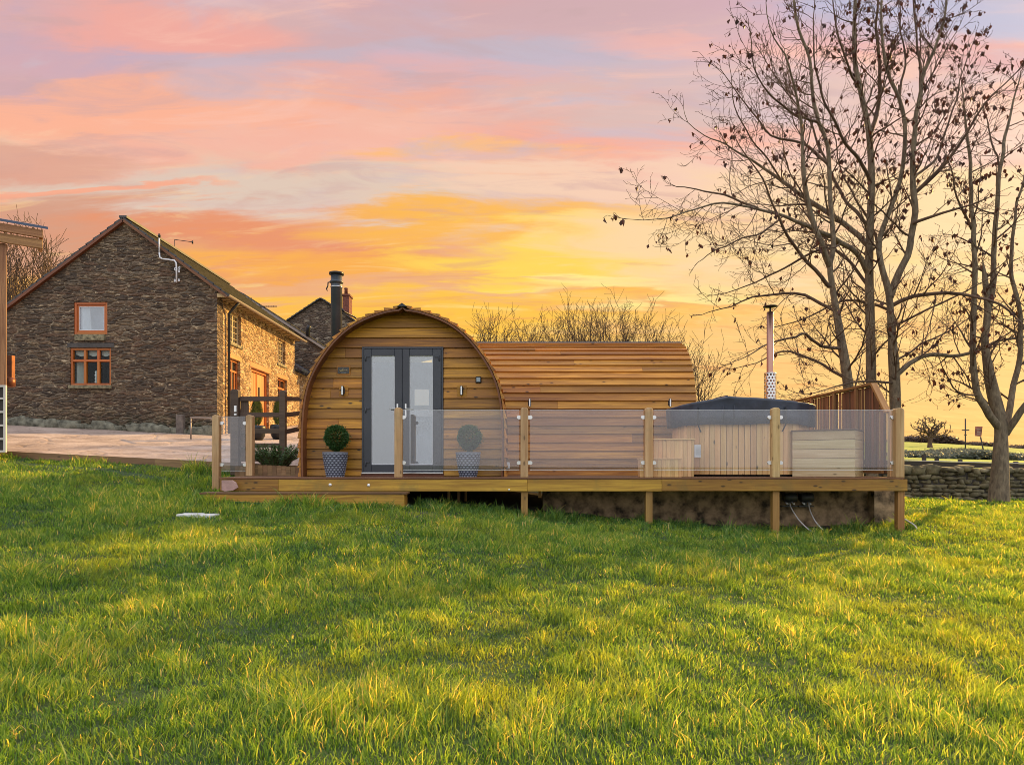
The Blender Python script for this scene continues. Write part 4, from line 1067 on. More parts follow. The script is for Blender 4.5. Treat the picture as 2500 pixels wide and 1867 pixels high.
# planter and herb shrub
pt = thing('raised_planter', 'low curved timber planter bed left of the pod', 'planter', (at(650, 0, 12.9).x, 12.9, 0))
x0, x1 = at(574, 0, 12.8).x, at(733, 0, 12.8).x
b = MB(); n = 14
for k in range(n):
    xa, xb = x0 + (x1 - x0) * k / n, x0 + (x1 - x0) * (k + 1) / n - .002
    zt0 = .17 + .03 * math.sin(math.pi * min(1, k / n * 1.2)); b.box(xa, xb, 12.78, 12.82, -.25 if xa < -4.8 else .002, zt0, 0)
b.box(x0, x0 + .04, 12.82, 13.5, -.2, .18); b.build('planter_board', W_plan, pt, .002)
b = MB(); b.box(x0 + .04, x1, 12.83, 13.5, -.1, .14); b.build('soil', M_soil, pt)
def herb(c, n, h, rad, name, lab, cat):
    t = thing(name, lab, cat, c); s_ = MB(); l_ = MB()
    for i in range(n):
        a = random.uniform(0, 6.28); r_ = rad * random.random() ** .5 * .5; p_ = Vector(c) + Vector((math.cos(a) * r_, math.sin(a) * r_ * .6, 0))
        hh = h * random.uniform(.5, 1.); tip = p_ + Vector((math.cos(a) * rad * random.uniform(.3, 1), math.sin(a) * rad * .5, hh)); mid_ = (p_ + tip) / 2 + Vector((0, 0, hh * .12))
        s_.tube([p_, mid_, tip], [.005, .004, .002], 4, False)
        for k in range(26):
            u = (k + 1) / 26; q_ = (p_.lerp(mid_, u * 2) if u < .5 else mid_.lerp(tip, u * 2 - 1))
            d = Vector((random.gauss(0, 1), random.gauss(0, 1), random.uniform(.1, 1))).normalized(); l = random.uniform(.04, .075); s2 = d.orthogonal().normalized() * .009
            l_.add([q_ - s2, q_ + s2, q_ + d * l], [(0, 1, 2)], None, random.random())
    s_.build('stems', B_twig, t); l_.build('foliage', L_shrub, t)
herb(Vector((at(672, 0, 12.95).x, 12.95, .13)), 150, .46, .42, 'rosemary_bush', 'spiky green herb bush growing in the low planter', 'bush')

# ------------------------------------------------------------------ gate and fence beyond the planter
GD = 13.6
gt = thing('field_gate', 'dark brown five bar gate and posts behind the planter', 'gate', (at(632, 0, GD).x, GD, yz(-5.4, GD)))
def gpost(px, w_, ytop, D=GD):
    X_ = (px - CX) / F * D; b = MB(); zt = at(0, ytop, D).z
    prof = [(X_ - w_ / 2, 0.), (X_ + w_ / 2, 0.), (X_ + w_ / 2, zt - .03), (X_ + w_ / 2 - .03, zt), (X_ - w_ / 2 + .03, zt), (X_ - w_ / 2, zt - .03)]
    b.prism(prof, D - w_ / 2, D + w_ / 2); b.build('gate_post', W_gate, gt, .005)
gpost(575.5, .155, 951); gpost(691, .115, 953)
gx0, gx1 = at(587, 0, GD).x, at(684, 0, GD).x
for i, yv in enumerate((973.5, 1012.5, 1052, 1087, 1121)):
    b = MB(); zc_ = at(0, yv, GD).z; b.box(gx0, gx1, GD - .02, GD + .02, zc_ - .045, zc_ + .045); b.build('rail', W_gate, gt, .003)
b = MB(); b.box(gx0, gx0 + .15, GD + .021, GD + .05, at(0, 1125, GD).z, at(0, 968, GD).z, 2); b.build('stile', W_gate, gt, .003)
for py0, py1 in ((990, 1005), (1009, 1013)):
    b = MB(); q0, q1_ = at(573, py0, GD - .085), at(576, py1, GD - .085); b.box(q0.x - .015, q1_.x + .01, GD - .085, GD - .0785, q1_.z, q0.z); b.build('latch', M_steel, gt)
for yv, yv2 in ((973.5, 974), (1012.5, 1008), (1054, 1044)):
    b = MB(); a_ = at(697, yv, GD); c_ = at(742, yv2, 14.6); b.bar(a_, c_, .04, .09); b.build('side_rail', W_gate, gt)

# ------------------------------------------------------------------ stone house
HX, HY0, HY1 = -9.33, 21.6, 29.3
house = thing('stone_house', 'long stone barn house with dark gable and sunlit golden long side', 'house', (-12.5, 22, 1.1))
RX, RZ = at(305, 535, 21.6).x, at(305, 537, 21.6).z
EZ = 5.80; LX, LZ = -16.6, 4.72
def holed_gable(poly, holes, y0, thick, name, mat, par):
    """front wall polygon in XZ, built from vertical strips around rectangular holes"""
    b = MB()
    xs_ = sorted(set([p_[0] for p_ in poly] + [h[0] for h in holes] + [h[1] for h in holes]))
    top = lambda x: np.interp(x, [LX, RX, HX], [LZ, RZ, EZ])
    for a_, c_ in zip(xs_[:-1], xs_[1:]):
        hs = sorted([h for h in holes if h[0] <= a_ + 1e-6 and h[1] >= c_ - 1e-6], key=lambda h: h[2]); z_ = .6
        for h in hs:
            b.box(a_, c_, y0, y0 + thick, z_, h[2]); z_ = h[3]
        P = [Vector(v) for v in ((a_, y0, z_), (c_, y0, z_), (c_, y0 + thick, z_), (a_, y0 + thick, z_), (a_, y0, top(a_)), (c_, y0, top(c_)), (c_, y0 + thick, top(c_)), (a_, y0 + thick, top(a_)))]
        b.hexa(P)
    return b.build(name, mat, par)
def rect(x0, x1, y0, y1, D):
    a_, c_ = at(x0, y1, D), at(x1, y0, D); return (a_.x, c_.x, a_.z, c_.z)
h1 = rect(180, 262, 737, 816, HY0); h2 = rect(171, 271, 849, 940, HY0)
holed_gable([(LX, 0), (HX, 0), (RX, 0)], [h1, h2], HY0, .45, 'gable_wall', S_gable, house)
# pale quoin at the corner is part of the long side
fh = []     # openings on the long side: (y0,y1,z0,z1)
def side_y(px): return HX * F / (px - CX)
fh = [(side_y(561), side_y(589), 4.28, 5.30), (side_y(678), side_y(697), 4.28, 5.25), (side_y(557), side_y(587), 2.45, 3.75), (side_y(614), side_y(657), 1.15, 3.70), (side_y(678.5), side_y(701), 2.45, 3.70)]
b = MB(); ysx = sorted(set([HY0 + .45, HY1] + [h[0] for h in fh] + [h[1] for h in fh]))
for a_, c_ in zip(ysx[:-1], ysx[1:]):
    z_ = .6
    for h in sorted([h for h in fh if h[0] <= a_ + 1e-6 and h[1] >= c_ - 1e-6], key=lambda h: h[2]):
        b.box(HX - .45, HX - .003, a_, c_, z_, h[2]); z_ = h[3]
    b.box(HX - .45, HX - .003, a_, c_, z_, EZ)
b.box(HX - .44, HX - .001, HY0 + .003, HY0 + .45, .6, EZ)
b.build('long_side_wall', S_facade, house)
b = MB(); b.box(LX, LX + .3, HY0 + .46, HY1, .6, LZ)
b.prism([(LX, .6), (HX - .5, .6), (HX - .5, EZ + .1), (RX, RZ - .05), (LX, LZ - .05)], HY1 - .3, HY1); b.build('back_wall', S_gable, house)
# roof: two slopes of slates
def slope(b, xa, za, xb, zb_, y0, y1, th=.07, step=.28):
    L = math.hypot(xb - xa, zb_ - za); dx, dz = (xb - xa) / L, (zb_ - za) / L
    nx_, nz_ = (-dz, dx) if dx > 0 else (dz, -dx)
    if nz_ < 0: nx_, nz_ = -nx_, -nz_
    n = int(L / step)
    for k in range(n):           # k=0 at the ridge
        s0, s1 = k * L / n, (k + 1) * L / n + .02
        t0, t1 = th * .6, th * 1.1
        P = [Vector(v) for v in ((xa + dx * s0, y0, za + dz * s0), (xa + dx * s1, y0, za + dz * s1), (xa + dx * s1, y1, za + dz * s1), (xa + dx * s0, y1, za + dz * s0))]
        Q = [P[0] + Vector((nx_ * t0, 0, nz_ * t0)), P[1] + Vector((nx_ * t1, 0, nz_ * t1)), P[2] + Vector((nx_ * t1, 0, nz_ * t1)), P[3] + Vector((nx_ * t0, 0, nz_ * t0))]
        b.hexa(P + Q, 1)
kr = (EZ - RZ) / (HX - RX)
b = MB(); slope(b, RX, RZ, HX + .38, EZ + kr * .38, HY0 - .12, HY1 + .12); slope(b, RX, RZ, LX - .35, LZ - .30, HY0 - .12, HY1 + .12)
b.box(RX - .12, RX + .12, HY0 - .12, HY1 + .12, RZ + .03, RZ + .10)
ro = b.build('roof', M_slate, house)
b = MB()
b.bar((RX, HY0 - .06, RZ - .04), (HX + .36, HY0 - .06, EZ + kr * .36 - .04), .08, .13, Vector((0, 1, 0))); b.bar((RX, HY0 - .06, RZ - .04), (LX - .3, HY0 - .06, LZ - .30), .08, .13, Vector((0, 1, 0)))
b.build('verge_board', W_trim, ro)
gzv = EZ + kr * .36 + .0
for yy in np.arange(HY0, HY1 + .1, .33): b = MB(); b.box(HX, HX + .26, yy, yy + .07, gzv - .02, gzv + .10); b.build('rafter_end', W_box, ro)
b = MB(); n = 8; vs = []
for yy in (HY0 - .15, HY1 + .3):
    for k in range(n + 1):
        a = math.pi + math.pi * k / n; vs.append((HX + .40 + .065 * math.cos(a), yy, gzv + .02 + .065 * math.sin(a)))
    for k in range(n + 1):
        a = 2 * math.pi - math.pi * k / n; vs.append((HX + .40 + .057 * math.cos(a), yy, gzv + .02 + .057 * math.sin(a)))
m_ = 2 * (n + 1); b.add(vs, [(i, (i + 1) % m_, m_ + (i + 1) % m_, m_ + i) for i in range(m_)] + [tuple(range(m_))]); b.build('gutter', M_gut, ro)
dpy = side_y(553); b = MB(); b.tube([(HX + .40, dpy, gzv - .04), (HX + .2, dpy, gzv - .25), (HX + .08, dpy, gzv - .4), (HX + .08, dpy, 1.2)], .045, 10); b.build('downpipe', M_pipe, house)
dpy = side_y(724); 
# gable windows
b = MB(); x0, x1, z0, z1 = h1; y_ = HY0 + .06
def frame(b, x0, x1, z0, z1, y0, y1, w_):
    b.box(x0, x0 + w_, y0, y1, z0, z1, 2); b.box(x1 - w_, x1, y0, y1, z0, z1, 2); b.box(x0 + w_, x1 - w_, y0, y1, z0, z0 + w_); b.box(x0 + w_, x1 - w_, y0, y1, z1 - w_, z1)
frame(b, x0, x1, z0, z1, y_ - .03, y_ + .08, .075); wo = b.build('window', W_frame, house, .006); wo['label'] = 'upper gable window with a cream curtain'
b = MB(); frame(b, x0 + .075, x1 - .075, z0 + .075, z1 - .075, y_ - .0, y_ + .05, .06); b.build('casement', W_frame, wo, .004)
b = MB(); frame(b, x0 + .135, x1 - .135, z0 + .135, z1 - .135, y_ + .01, y_ + .04, .018); b.build('bead', M_white, wo)
b = MB(); b.box(x0 + .13, x1 - .13, y_ + .03, y_ + .036, z0 + .13, z1 - .13); b.build('pane', G_win2, wo)
def curtain(x0, x1, z0, z1, y, par, taper=0.):
    b = MB(); n = 30; vs = []
    for k in range(n + 1):
        u = k / n; yy = y + .025 * math.sin(k * 1.5)
        vs += [(x0 + (x1 - x0) * u * (1 + taper), yy, z0), (x0 + (x1 - x0) * u, yy, z1)]
    b.add(vs, [(2 * k, 2 * k + 2, 2 * k + 3, 2 * k + 1) for k in range(n)], smooth=True); b.build('curtain', M_curt, par)
curtain(x0 + .13, x0 + .40, z0 + .12, z1 - .12, HY0 + .18, wo, .2)
b = MB(); b.box(x0 + .1, x1 + .0, HY0 + .6, HY0 + .65, z0, z1); b.build('room_wall', plain('room_wall_grey', (.45, .47, .52), .8), wo)
b = MB(); b.box(h1[0] + .05, h1[1] - .05, HY0 - .05, HY0 + .05, z0 - .20, z0 - .005); b.build('window_sill', M_sill, wo, .01)
x0, x1, z0, z1 = h2; b = MB(); frame(b, x0, x1, z0, z1, y_ - .03, y_ + .08, .065)
zm = at(0, 879, HY0).z; b.box(x0 + .065, x1 - .065, y_ - .02, y_ + .07, zm - .045, zm + .03)
xm1, xm2 = x0 + (x1 - x0) * .345, x0 + (x1 - x0) * .67
for xm in (xm1, xm2): b.box(xm - .04, xm + .04, y_ - .021, y_ + .071, z0 + .065, zm - .045, 2); b.box(xm - .04, xm + .04, y_ - .021, y_ + .071, zm + .03, z1 - .065, 2)
wo = b.build('window', W_frame, house, .005); wo['label'] = 'lower gable window with six panes'
b = MB(); b.box(x0 + .05, x1 - .05, y_ + .03, y_ + .036, z0 + .05, z1 - .05); b.build('pane', G_win, wo)
curtain(x0 + .08, x0 + .36, z0 + .06, zm, HY0 + .2, wo)
b = MB()
for (xa, xb) in ((x0 + .09, xm1 - .06), (xm1 + .06, xm2 - .05), (xm2 + .05, x1 - .09)):
    nn = 10; vs = []
    for k in range(nn + 1):
        u = k / nn; vs += [(xa + (xb - xa) * u, HY0 + .16, z1 - .07), (xa + (xb - xa) * u, HY0 + .16, z1 - .22 - .03 * math.sin(u * 5 + xa))]
    b.add(vs, [(2 * k, 2 * k + 2, 2 * k + 3, 2 * k + 1) for k in range(nn)])
b.build('blind', M_curt, wo)
b = MB(); vx = xm2 - .12
b.lathe([(.03, 0), (.055, .05), (.03, .10), (.05, .15), (.03, .2), (.055, .26), (.03, .31), (.045, .36), (.02, .40)], (vx, HY0 + .14, z0 + .07), 14); b.build('window_ornament', M_vase, wo)
b = MB(); b.box(x0 - .3, x1 + .3, HY0 + .9, HY0 + .95, z0 - .3, z1 + .3); b.box(x0 - .1, x0, HY0 + .46, HY0 + .9, z0 - .1, z1); b.box(x1, x1 + .1, HY0 + .46, HY0 + .9, z0 - .1, z1); b.build('dark_room', M_dark, wo)
b = MB(); b.box(x0 - .08, x1 + .10, HY0 - .02, HY0 + .10, z1 + .005, z1 + .15); b.build('lintel', M_lint, wo, .01)
b = MB(); b.box(x0 - .03, x1 + .03, HY0 - .07, HY0 + .05, z0 - .11, z0 - .005); b.build('window_sill', M_sill, wo, .01)
# openings of the long side
def side_window(h, leaded, lab=None):
    y0, y1, z0, z1 = h; b = MB(); xw = HX - .10
    w_ = .07
    for (ya, yb_, za, zb2, ax) in ((y0, y0 + w_, z0, z1, 2), (y1 - w_, y1, z0, z1, 2), (y0 + w_, y1 - w_, z0, z0 + w_, 1), (y0 + w_, y1 - w_, z1 - w_, z1, 1)):
        b.box(xw - .06, xw, ya, yb_, za, zb2, ax)
    ym = (y0 + y1) / 2; b.box(xw - .05, xw - .005, ym - .02, ym + .02, z0 + w_, z1 - w_, 2)
    if not leaded: zt2 = z1 - .42; b.box(xw - .05, xw - .004, y0 + w_, y1 - w_, zt2, zt2 + .07, 1)
    o = b.build('window', W_box if leaded else W_frame, house, .004)
    if lab: o['label'] = lab
    b = MB(); b.box(xw - .035, xw - .03, y0 + .05, y1 - .05, z0 + .05, z1 - .05); b.build('pane', G_win2, o)
    b = MB()
    if leaded:
        for k in range(1, 5): zz_ = z0 + (z1 - z0) * k / 5; b.box(xw - .03, xw - .022, y0 + w_, y1 - w_, zz_ - .008, zz_ + .008)
        for k in (1, 3): yy = y0 + (y1 - y0) * k / 4; b.box(xw - .03, xw - .022, yy - .008, yy + .008, z0 + w_, z1 - w_)
    else:
        for k in (1, 3): yy = y0 + (y1 - y0) * k / 4; b.box(xw - .04, xw - .006, yy - .015, yy + .015, z0 + w_, z1 - .42)
    b.build('glazing_bars', W_box if leaded else W_frame, o)
    b = MB(); b.box(xw - .33, xw - .3, y0, y1, z0, z1); b.build('net_curtain_or_dark_sheet', M_curt if leaded else M_dark, o)  # lower windows get a dark sheet, the unlit room put in as colour
    b = MB(); b.box(HX - .08, HX + .05, y0 - .05, y1 + .05, z0 - .10, z0 - .004); b.build('window_sill', M_sill, o, .01)
    if not leaded:
        b = MB(); b.box(HX - .1, HX + .006, y0 - .12, y1 + .12, z1 + .004, z1 + .16, 1); b.build('lintel', W_door, o, .01)
side_window(fh[0], True); side_window(fh[1], True); side_window(fh[2], False); side_window(fh[4], False)
y0, y1, z0, z1 = fh[3]; xw = HX - .14; b = MB()
frame_w = .1
b.box(xw - .06, xw + .05, y0, y0 + frame_w, z0, z1, 2); b.box(xw - .06, xw + .05, y1 - frame_w, y1, z0, z1, 2); b.box(xw - .06, xw + .05, y0 + frame_w, y1 - frame_w, z1 - .1, z1, 1)
df = b.build('door_surround', W_frame, house, .004)
ym = y0 + (y1 - y0) * .47
for (ya, yb_) in ((y0 + frame_w, ym - .03), (ym + .03, y1 - frame_w)):
    b = MB(); yy = ya; n = 6
    for k in range(n): b.box(xw - .05, xw - .004 - (k % 2) * .004, ya + (yb_ - ya) * k / n + .002, ya + (yb_ - ya) * (k + 1) / n - .002, z0 + .02, z1 - .11, 2)
    o = b.build('house_door', W_door, house, .002)
    if ya > ym: b = MB(); b.box(xw - .003, xw + .01, ya + .18, ya + .30, z1 - 1.15, z1 - .6, 2); b.build('door_light', M_dark, o)
b = MB(); b.box(xw - .06, xw + .02, ym - .028, ym + .028, z0 + .02, z1 - .11, 2); b.build('door_post', W_frame, df)
b = MB(); b.box(HX - .1, HX + .012, y0 - .15, y1 + .15, z1 + .004, z1 + .2, 1); b.build('lintel', W_door, df, .01)
# lower lean-to at the far end
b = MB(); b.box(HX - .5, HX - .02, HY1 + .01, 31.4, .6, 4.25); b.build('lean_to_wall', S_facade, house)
b = MB(); P = [Vector(v) for v in ((HX - 2, HY1 + .02, 5.6), (HX + .3, HY1 + .02, 4.25), (HX + .3, 31.3, 4.25), (HX - 2, 31.3, 5.6))]; b.hexa(P + [p_ + Vector((.04, 0, .08)) for p_ in P], 1); b.build('lean_to_roof', M_solar, house)
# stones along the foot of the wall
random.seed(5)
def rock(b, c, s_, seed, rnd=None, n=9, m_=6):
    vs = []; off = Vector((seed * 3.1, seed * 1.7, 0))
    for j in range(m_ + 1):
        th = math.pi * j / m_
        for k in range(n):
            ph = 2 * math.pi * k / n; d = Vector((math.sin(th) * math.cos(ph), math.sin(th) * math.sin(ph), math.cos(th)))
            e = Vector((math.copysign(abs(d.x) ** .45, d.x), math.copysign(abs(d.y) ** .45, d.y), math.copysign(abs(d.z) ** .45, d.z)))
            r_ = .95 + .5 * mn.noise(d * 1.5 + off)
            vs.append(Vector(c) + Vector((e.x * s_[0], e.y * s_[1], e.z * s_[2])) * r_)
    b.add(vs, [(j * n + k, (j + 1) * n + k, (j + 1) * n + (k + 1) % n, j * n + (k + 1) % n) for j in range(m_) for k in range(n)], None, rnd, 0, True)
b = MB()
for i in range(46):
    x = random.uniform(-15.8, -9.5); s_ = random.uniform(.06, .2)
    rock(b, (x, HY0 - .1, yz(x, HY0) + s_ * .3), (s_ * 1.4, .14, s_), i)
b.build('footing_stones', plain('mossy_footing_stone', (.16, .15, .11), .95, 0, 5, .6, .7, 16), house)
b = MB(); q = at(437, 1055, 21.3); b.box(q.x - .11, q.x + .11, 21.3, 21.5, q.z - .1, at(0, 1012, 21.3).z, 2)
tag(b.build('stone_bollard', M_post_con, None, .02), 'short weathered post standing against the foot of the gable', 'bollard')
b = MB(); a_, c_ = at(466, 1019, 19.5), at(523, 1021, 18.5)
b.tube([Vector((a_.x, 19.5, a_.z - .14)), a_, c_, Vector((c_.x, 18.5, yz(c_.x, 18.5)))], .028, 8); b.tube([Vector((a_.x, 19.5, yz(a_.x, 19.5))), a_], .022, 8)
tag(b.build('hand_rail', M_gut), 'low pale metal rail in front of the gable corner', 'rail')
# aerials
ae = thing('tv_aerial', 'white bent aerial mast fixed near the top of the gable', 'aerial', at(432, 690, 21.45))
b = MB(); b.tube([at(389, 575, 21.4), at(389, 617, 21.42)], .022, 8); b.tube([at(389, 617, 21.42), at(390, 628, 21.44), at(396, 632, 21.45), at(412, 634, 21.45), at(426, 636, 21.45), at(430, 642, 21.45), at(431, 655, 21.45), at(431, 690, 21.5)], .024, 8); b.build('mast', M_white, ae)
b = MB(); b.tube([at(386, 576, 21.4), at(392, 576, 21.4)], .03, 6); b.tube([at(389, 571, 21.4), at(389, 581, 21.4)], .03, 6); b.build('mast_tip', M_black, ae)
b = MB()
for px, py, r_ in ((428, 657, .05), (438, 654, .04), (437, 662, .04), (427, 685, .04), (437, 684, .035)):
    q = at(px, py, 21.5); b.tube([q + Vector((math.cos(t_) * r_ * .5, 0, math.sin(t_) * r_)) for t_ in np.linspace(0, 6.2, 9)], .014, 5)
b.build('cable_coils', M_white, ae)
far_a = thing('roof_aerial', 'thin aerial rod sticking up beyond the house ridge', 'aerial', at(560, 700, 29))
b = MB(); b.tube([at(426, 585, 25), at(470, 591, 25)], .012, 6); b.tube([at(470, 588, 25), at(470, 595, 25)], .03, 6)
b.tube([at(426, 586, 25), at(426, 628, 25)], .010, 5)
b.build('boom', M_black, far_a); b = MB()
a2 = thing('roof_aerial', 'long horizontal aerial above the far end of the roof', 'aerial', at(614, 740, 29.5))
b.tube([at(613, 748, 29.5), at(676, 748, 29.5)], .02, 6); b.tube([at(614, 727, 29.5), at(615, 760, 29.5)], .014, 5)
for k in range(8): px = 632 + k * 6; b.tube([at(px, 746.5, 29.3), at(px, 749.5, 29.8)], .01, 4)
b.build('boom', M_black, a2)

# buildings behind
g2 = thing('stone_barn', 'dark stone barn gable just behind the end of the long house', 'barn', (-12, 31.5, 1.4))
s2_ = -.65; xa = -12.6; zr_ = 5.54 - s2_ * (xa + 8.59) * -1 if False else 5.54 + .65 * (-8.59 + 12.6)
b = MB(); b.prism([(-17, .8), (-7.6, .8), (-7.6, 5.54 - .65 * .99), (-12.6, zr_), (-17, zr_ - 2.9)], 31.5, 38); b.build('wall', S_far, g2)
b = MB(); slope(b, -12.6, zr_ + .02, -7.35, 5.54 - .65 * 1.24 + .02, 31.4, 38.2); slope(b, -12.6, zr_ + .02, -17.3, zr_ - 3.1, 31.4, 38.2); b.build('roof', M_slate, g2)
b = MB(); b.bar((-12.6, 31.4, zr_ - .02), (-7.35, 31.4, 5.54 - .65 * 1.24 - .02), .1, .16, Vector((0, 1, 0))); b.build('verge_board', M_gut, g2)
b = MB(); q = at(752, 820, 31.3); b.tube([q, at(752, 800, 31.3), at(755, 795, 31.3)], .09, 10); b.build('vent_pipe', M_black, g2)
D3 = 40.; ap = at(784, 730, D3)
g3 = thing('stone_cottage', 'distant stone cottage gable with a red chimney behind the pod flue', 'cottage', (ap.x, D3, 1.6))
hw3 = 4.2; ez3 = ap.z - hw3 * .66
b = MB(); b.prism([(ap.x - hw3, 1.2), (ap.x + hw3, 1.2), (ap.x + hw3, ez3), (ap.x, ap.z), (ap.x - hw3, ez3)], D3, D3 + 9); b.build('wall', S_far, g3)
b = MB(); slope(b, ap.x, ap.z + .02, ap.x + hw3 + .3, ez3 - .2, D3 - .15, D3 + 9.2); slope(b, ap.x, ap.z + .02, ap.x - hw3 - .3, ez3 - .2, D3 - .15, D3 + 9.2); b.build('roof', M_slate, g3)
b = MB(); c3a, c3b = at(836, 722, 46), at(852, 768, 46); b.box(c3a.x, c3b.x, 46, 46.9, c3b.z - .8, c3a.z + .0, 2); b.box(c3a.x - .06, c3b.x + .06, 45.95, 46.95, c3a.z + .001, c3a.z + .12)
co = b.build('chimney', M_brick, g3)
b = MB(); b.lathe([(.13, 0), (.11, .4), (.14, .42), (.12, .5)], (c3a.x + .15, 46.4, c3a.z + .12), 12); b.build('chimney_pot', M_brick, co)
b = MB(); b.lathe([(.1, 0), (.1, .9)], (at(805, 0, D3).x, D3 + .6, at(0, 748, D3).z - .2), 10); b.build('vent_stack', M_black, g3)

# conifers in pots before the house door
def conifer(px, D, lab):
    zb_ = at(0, 1046, D).z; zb_ = max(zb_, yz(at(px, 0, D).x, D)); c_ = Vector((at(px, 0, D).x, D, yz(at(px, 0, D).x, D)))
    t = thing('potted_conifer', lab, 'potted plant', c_, 'pointed conifers in black pots at the house door')
    b = MB(); b.lathe([(.16, 0), (.23, .12), (.26, .36), (.24, .44), (.05, .43)], c_, 18); b.build('pot', M_black, t)
    b = MB()
    for _ in range(1600):
        u = random.random() ** .8; z_ = .44 + u * .78; r_ = .18 * (math.sin(math.pi * min(1, (1 - u) * .75 + .08))) * random.uniform(.6, 1)
        a = random.uniform(0, 6.28); p_ = c_ + Vector((math.cos(a) * r_, math.sin(a) * r_, z_)); d = Vector((math.cos(a) * .5, math.sin(a) * .5, 1)).normalized(); s_ = Vector((-math.sin(a), math.cos(a), 0)) * .018
        b.add([p_ - s_, p_ + s_, p_ + d * .07], [(0, 1, 2)], None, random.random())
    b.build('foliage', L_con, t)
    return t
conifer(627, 20.3, 'pointed green conifer in a black pot left of the orange house door')
conifer(680, 21.2, 'pointed conifer in a black pot behind the gate post')

# ------------------------------------------------------------------ timber building at the left edge
tb = thing('timber_building', 'oak framed building corner with deep eaves at the left edge', 'building', (-11, 13.4, .45))
dirv = Vector((-.56, -.43, 0)).normalized()
E0 = Vector((at(105, 0, 14).x, 14, 0))
z_ft, z_fm, z_fb = at(0, 563, 14).z, at(0, 583, 14).z, at(0, 606, 14).z
far_ = dirv.orthogonal(); perp = Vector((dirv.y, -dirv.x, 0)) * -1
if perp.y < 0: perp = -perp
perp = Vector((-.43 * -1, 0, 0)); perp = Vector((-dirv.y, dirv.x, 0)); perp = perp if perp.y > 0 else -perp
b = MB()
for (z0, z1, off) in ((z_fm + .01, z_ft, 0.), (z_fb, z_fm - .01, .06)):
    a_ = E0 + perp * off; c_ = a_ + dirv * 5.4
    b.bar(Vector((a_.x, a_.y, (z0 + z1) / 2)), Vector((c_.x, c_.y, (z0 + z1) / 2)), .06, z1 - z0)
    g_ = a_ + perp * .3; b.bar(Vector((a_.x, a_.y, (z0 + z1) / 2)) + dirv * .03, Vector((g_.x, g_.y, (z0 + z1) / 2)) + dirv * .03, .06, (z1 - z0) * .98)
b.build('fascia', W_barn, tb, .005)
b = MB()
for k, (dz, din) in enumerate(((.02, .0), (.16, .35), (.30, .7))):
    A = E0 + dirv * (-.08 if k == 0 else .2 + .55 * k) + perp * (-.08 + din); Bp = A + dirv * 5; Cp = Bp + perp * 2.4; Dp = A + perp * 2.4
    zz_ = z_ft + dz; P = [Vector((p_.x, p_.y, zz_ + (.0 if j < 2 else .7))) for j, p_ in enumerate((A, Bp, Cp, Dp))]
    b.hexa(P + [p_ + Vector((0, 0, .05)) for p_ in P])
b.build('roof', M_solar, tb)
cp = E0 + dirv * .62 + perp * .35
cp = Vector((at(3, 0, 13.75).x, 13.75, 0))
b = MB(); zb_ = yz(cp.x, cp.y) - .1
Mr = Matrix.Rotation(math.atan2(dirv.y, dirv.x), 4, 'Z'); Mr.translation = cp
b.box(-.09, .09, -.09, .09, zb_, z_fb, 2, 0, Mr); b.build('corner_post', W_barn, tb, .006)
b = MB(); b.box(.10, 4.6, -.04, .04, at(0, 803, 13.75).z, at(0, 770, 13.75).z, 0, 0, Mr); b.build('cross_beam', W_barn, tb, .006)
b = MB(); b.box(.10, 4.6, .02, .10, zb_, at(0, 803, 13.75).z, 0, 0, Mr); b.box(.10, 4.6, .02, .10, at(0, 770, 13.75).z, z_fb, 0, 0, Mr); b.build('dark_glazing', M_dark, tb)
b = MB(); b.box(.26, .34, -.07, .01, zb_, z_fb, 2, 0, Mr); b.box(1.5, 1.62, -.07, .01, zb_, z_fb, 2, 0, Mr); b.build('mullion', W_barn, tb)
q = at(22, 945, 15.0); b = MB(); b.box(q.x - .06, q.x + .06, 15, 15.1, q.z + .15, q.z + .7, 2); b.lathe([(.07, .0), (.12, .02), (.13, .18), (.06, .22)], q, 14)
tag(b.build('copper_lamp', M_cop), 'rusty copper lantern hanging beside the oak corner post', 'lantern')
gl_ = thing('lattice_panel', 'pale painted lattice panel standing against the oak building', 'trellis', Vector((at(4, 0, 13.3).x, 13.3, .35)))
b = MB(); lx = [at(-70, 0, 13.3).x, at(-34, 0, 13.3).x, at(-5, 0, 13.3).x + .02, at(12.5, 0, 13.3).x]
zt0, zb0 = at(0, 940, 13.3).z, at(0, 1104, 13.3).z
for x_ in (lx[0], lx[1], lx[3]): b.box(x_ - .025, x_ + .025, 13.28, 13.32, zb0, zt0, 2)
for k in range(6): z_ = zb0 + (zt0 - zb0) * k / 5; z_ = min(max(z_, zb0 + .02), zt0 - .02); b.box(lx[0] + .026, lx[1] - .026, 13.282, 13.318, z_ - .02, z_ + .02); b.box(lx[1] + .026, lx[3] - .026, 13.282, 13.318, z_ - .02, z_ + .02)
b.build('lattice_frame', M_wlat, gl_, .003)
b = MB(); b.box(lx[0], lx[3], 13.325, 13.345, zb0, zt0); b.build('backing', M_dgrey, gl_)

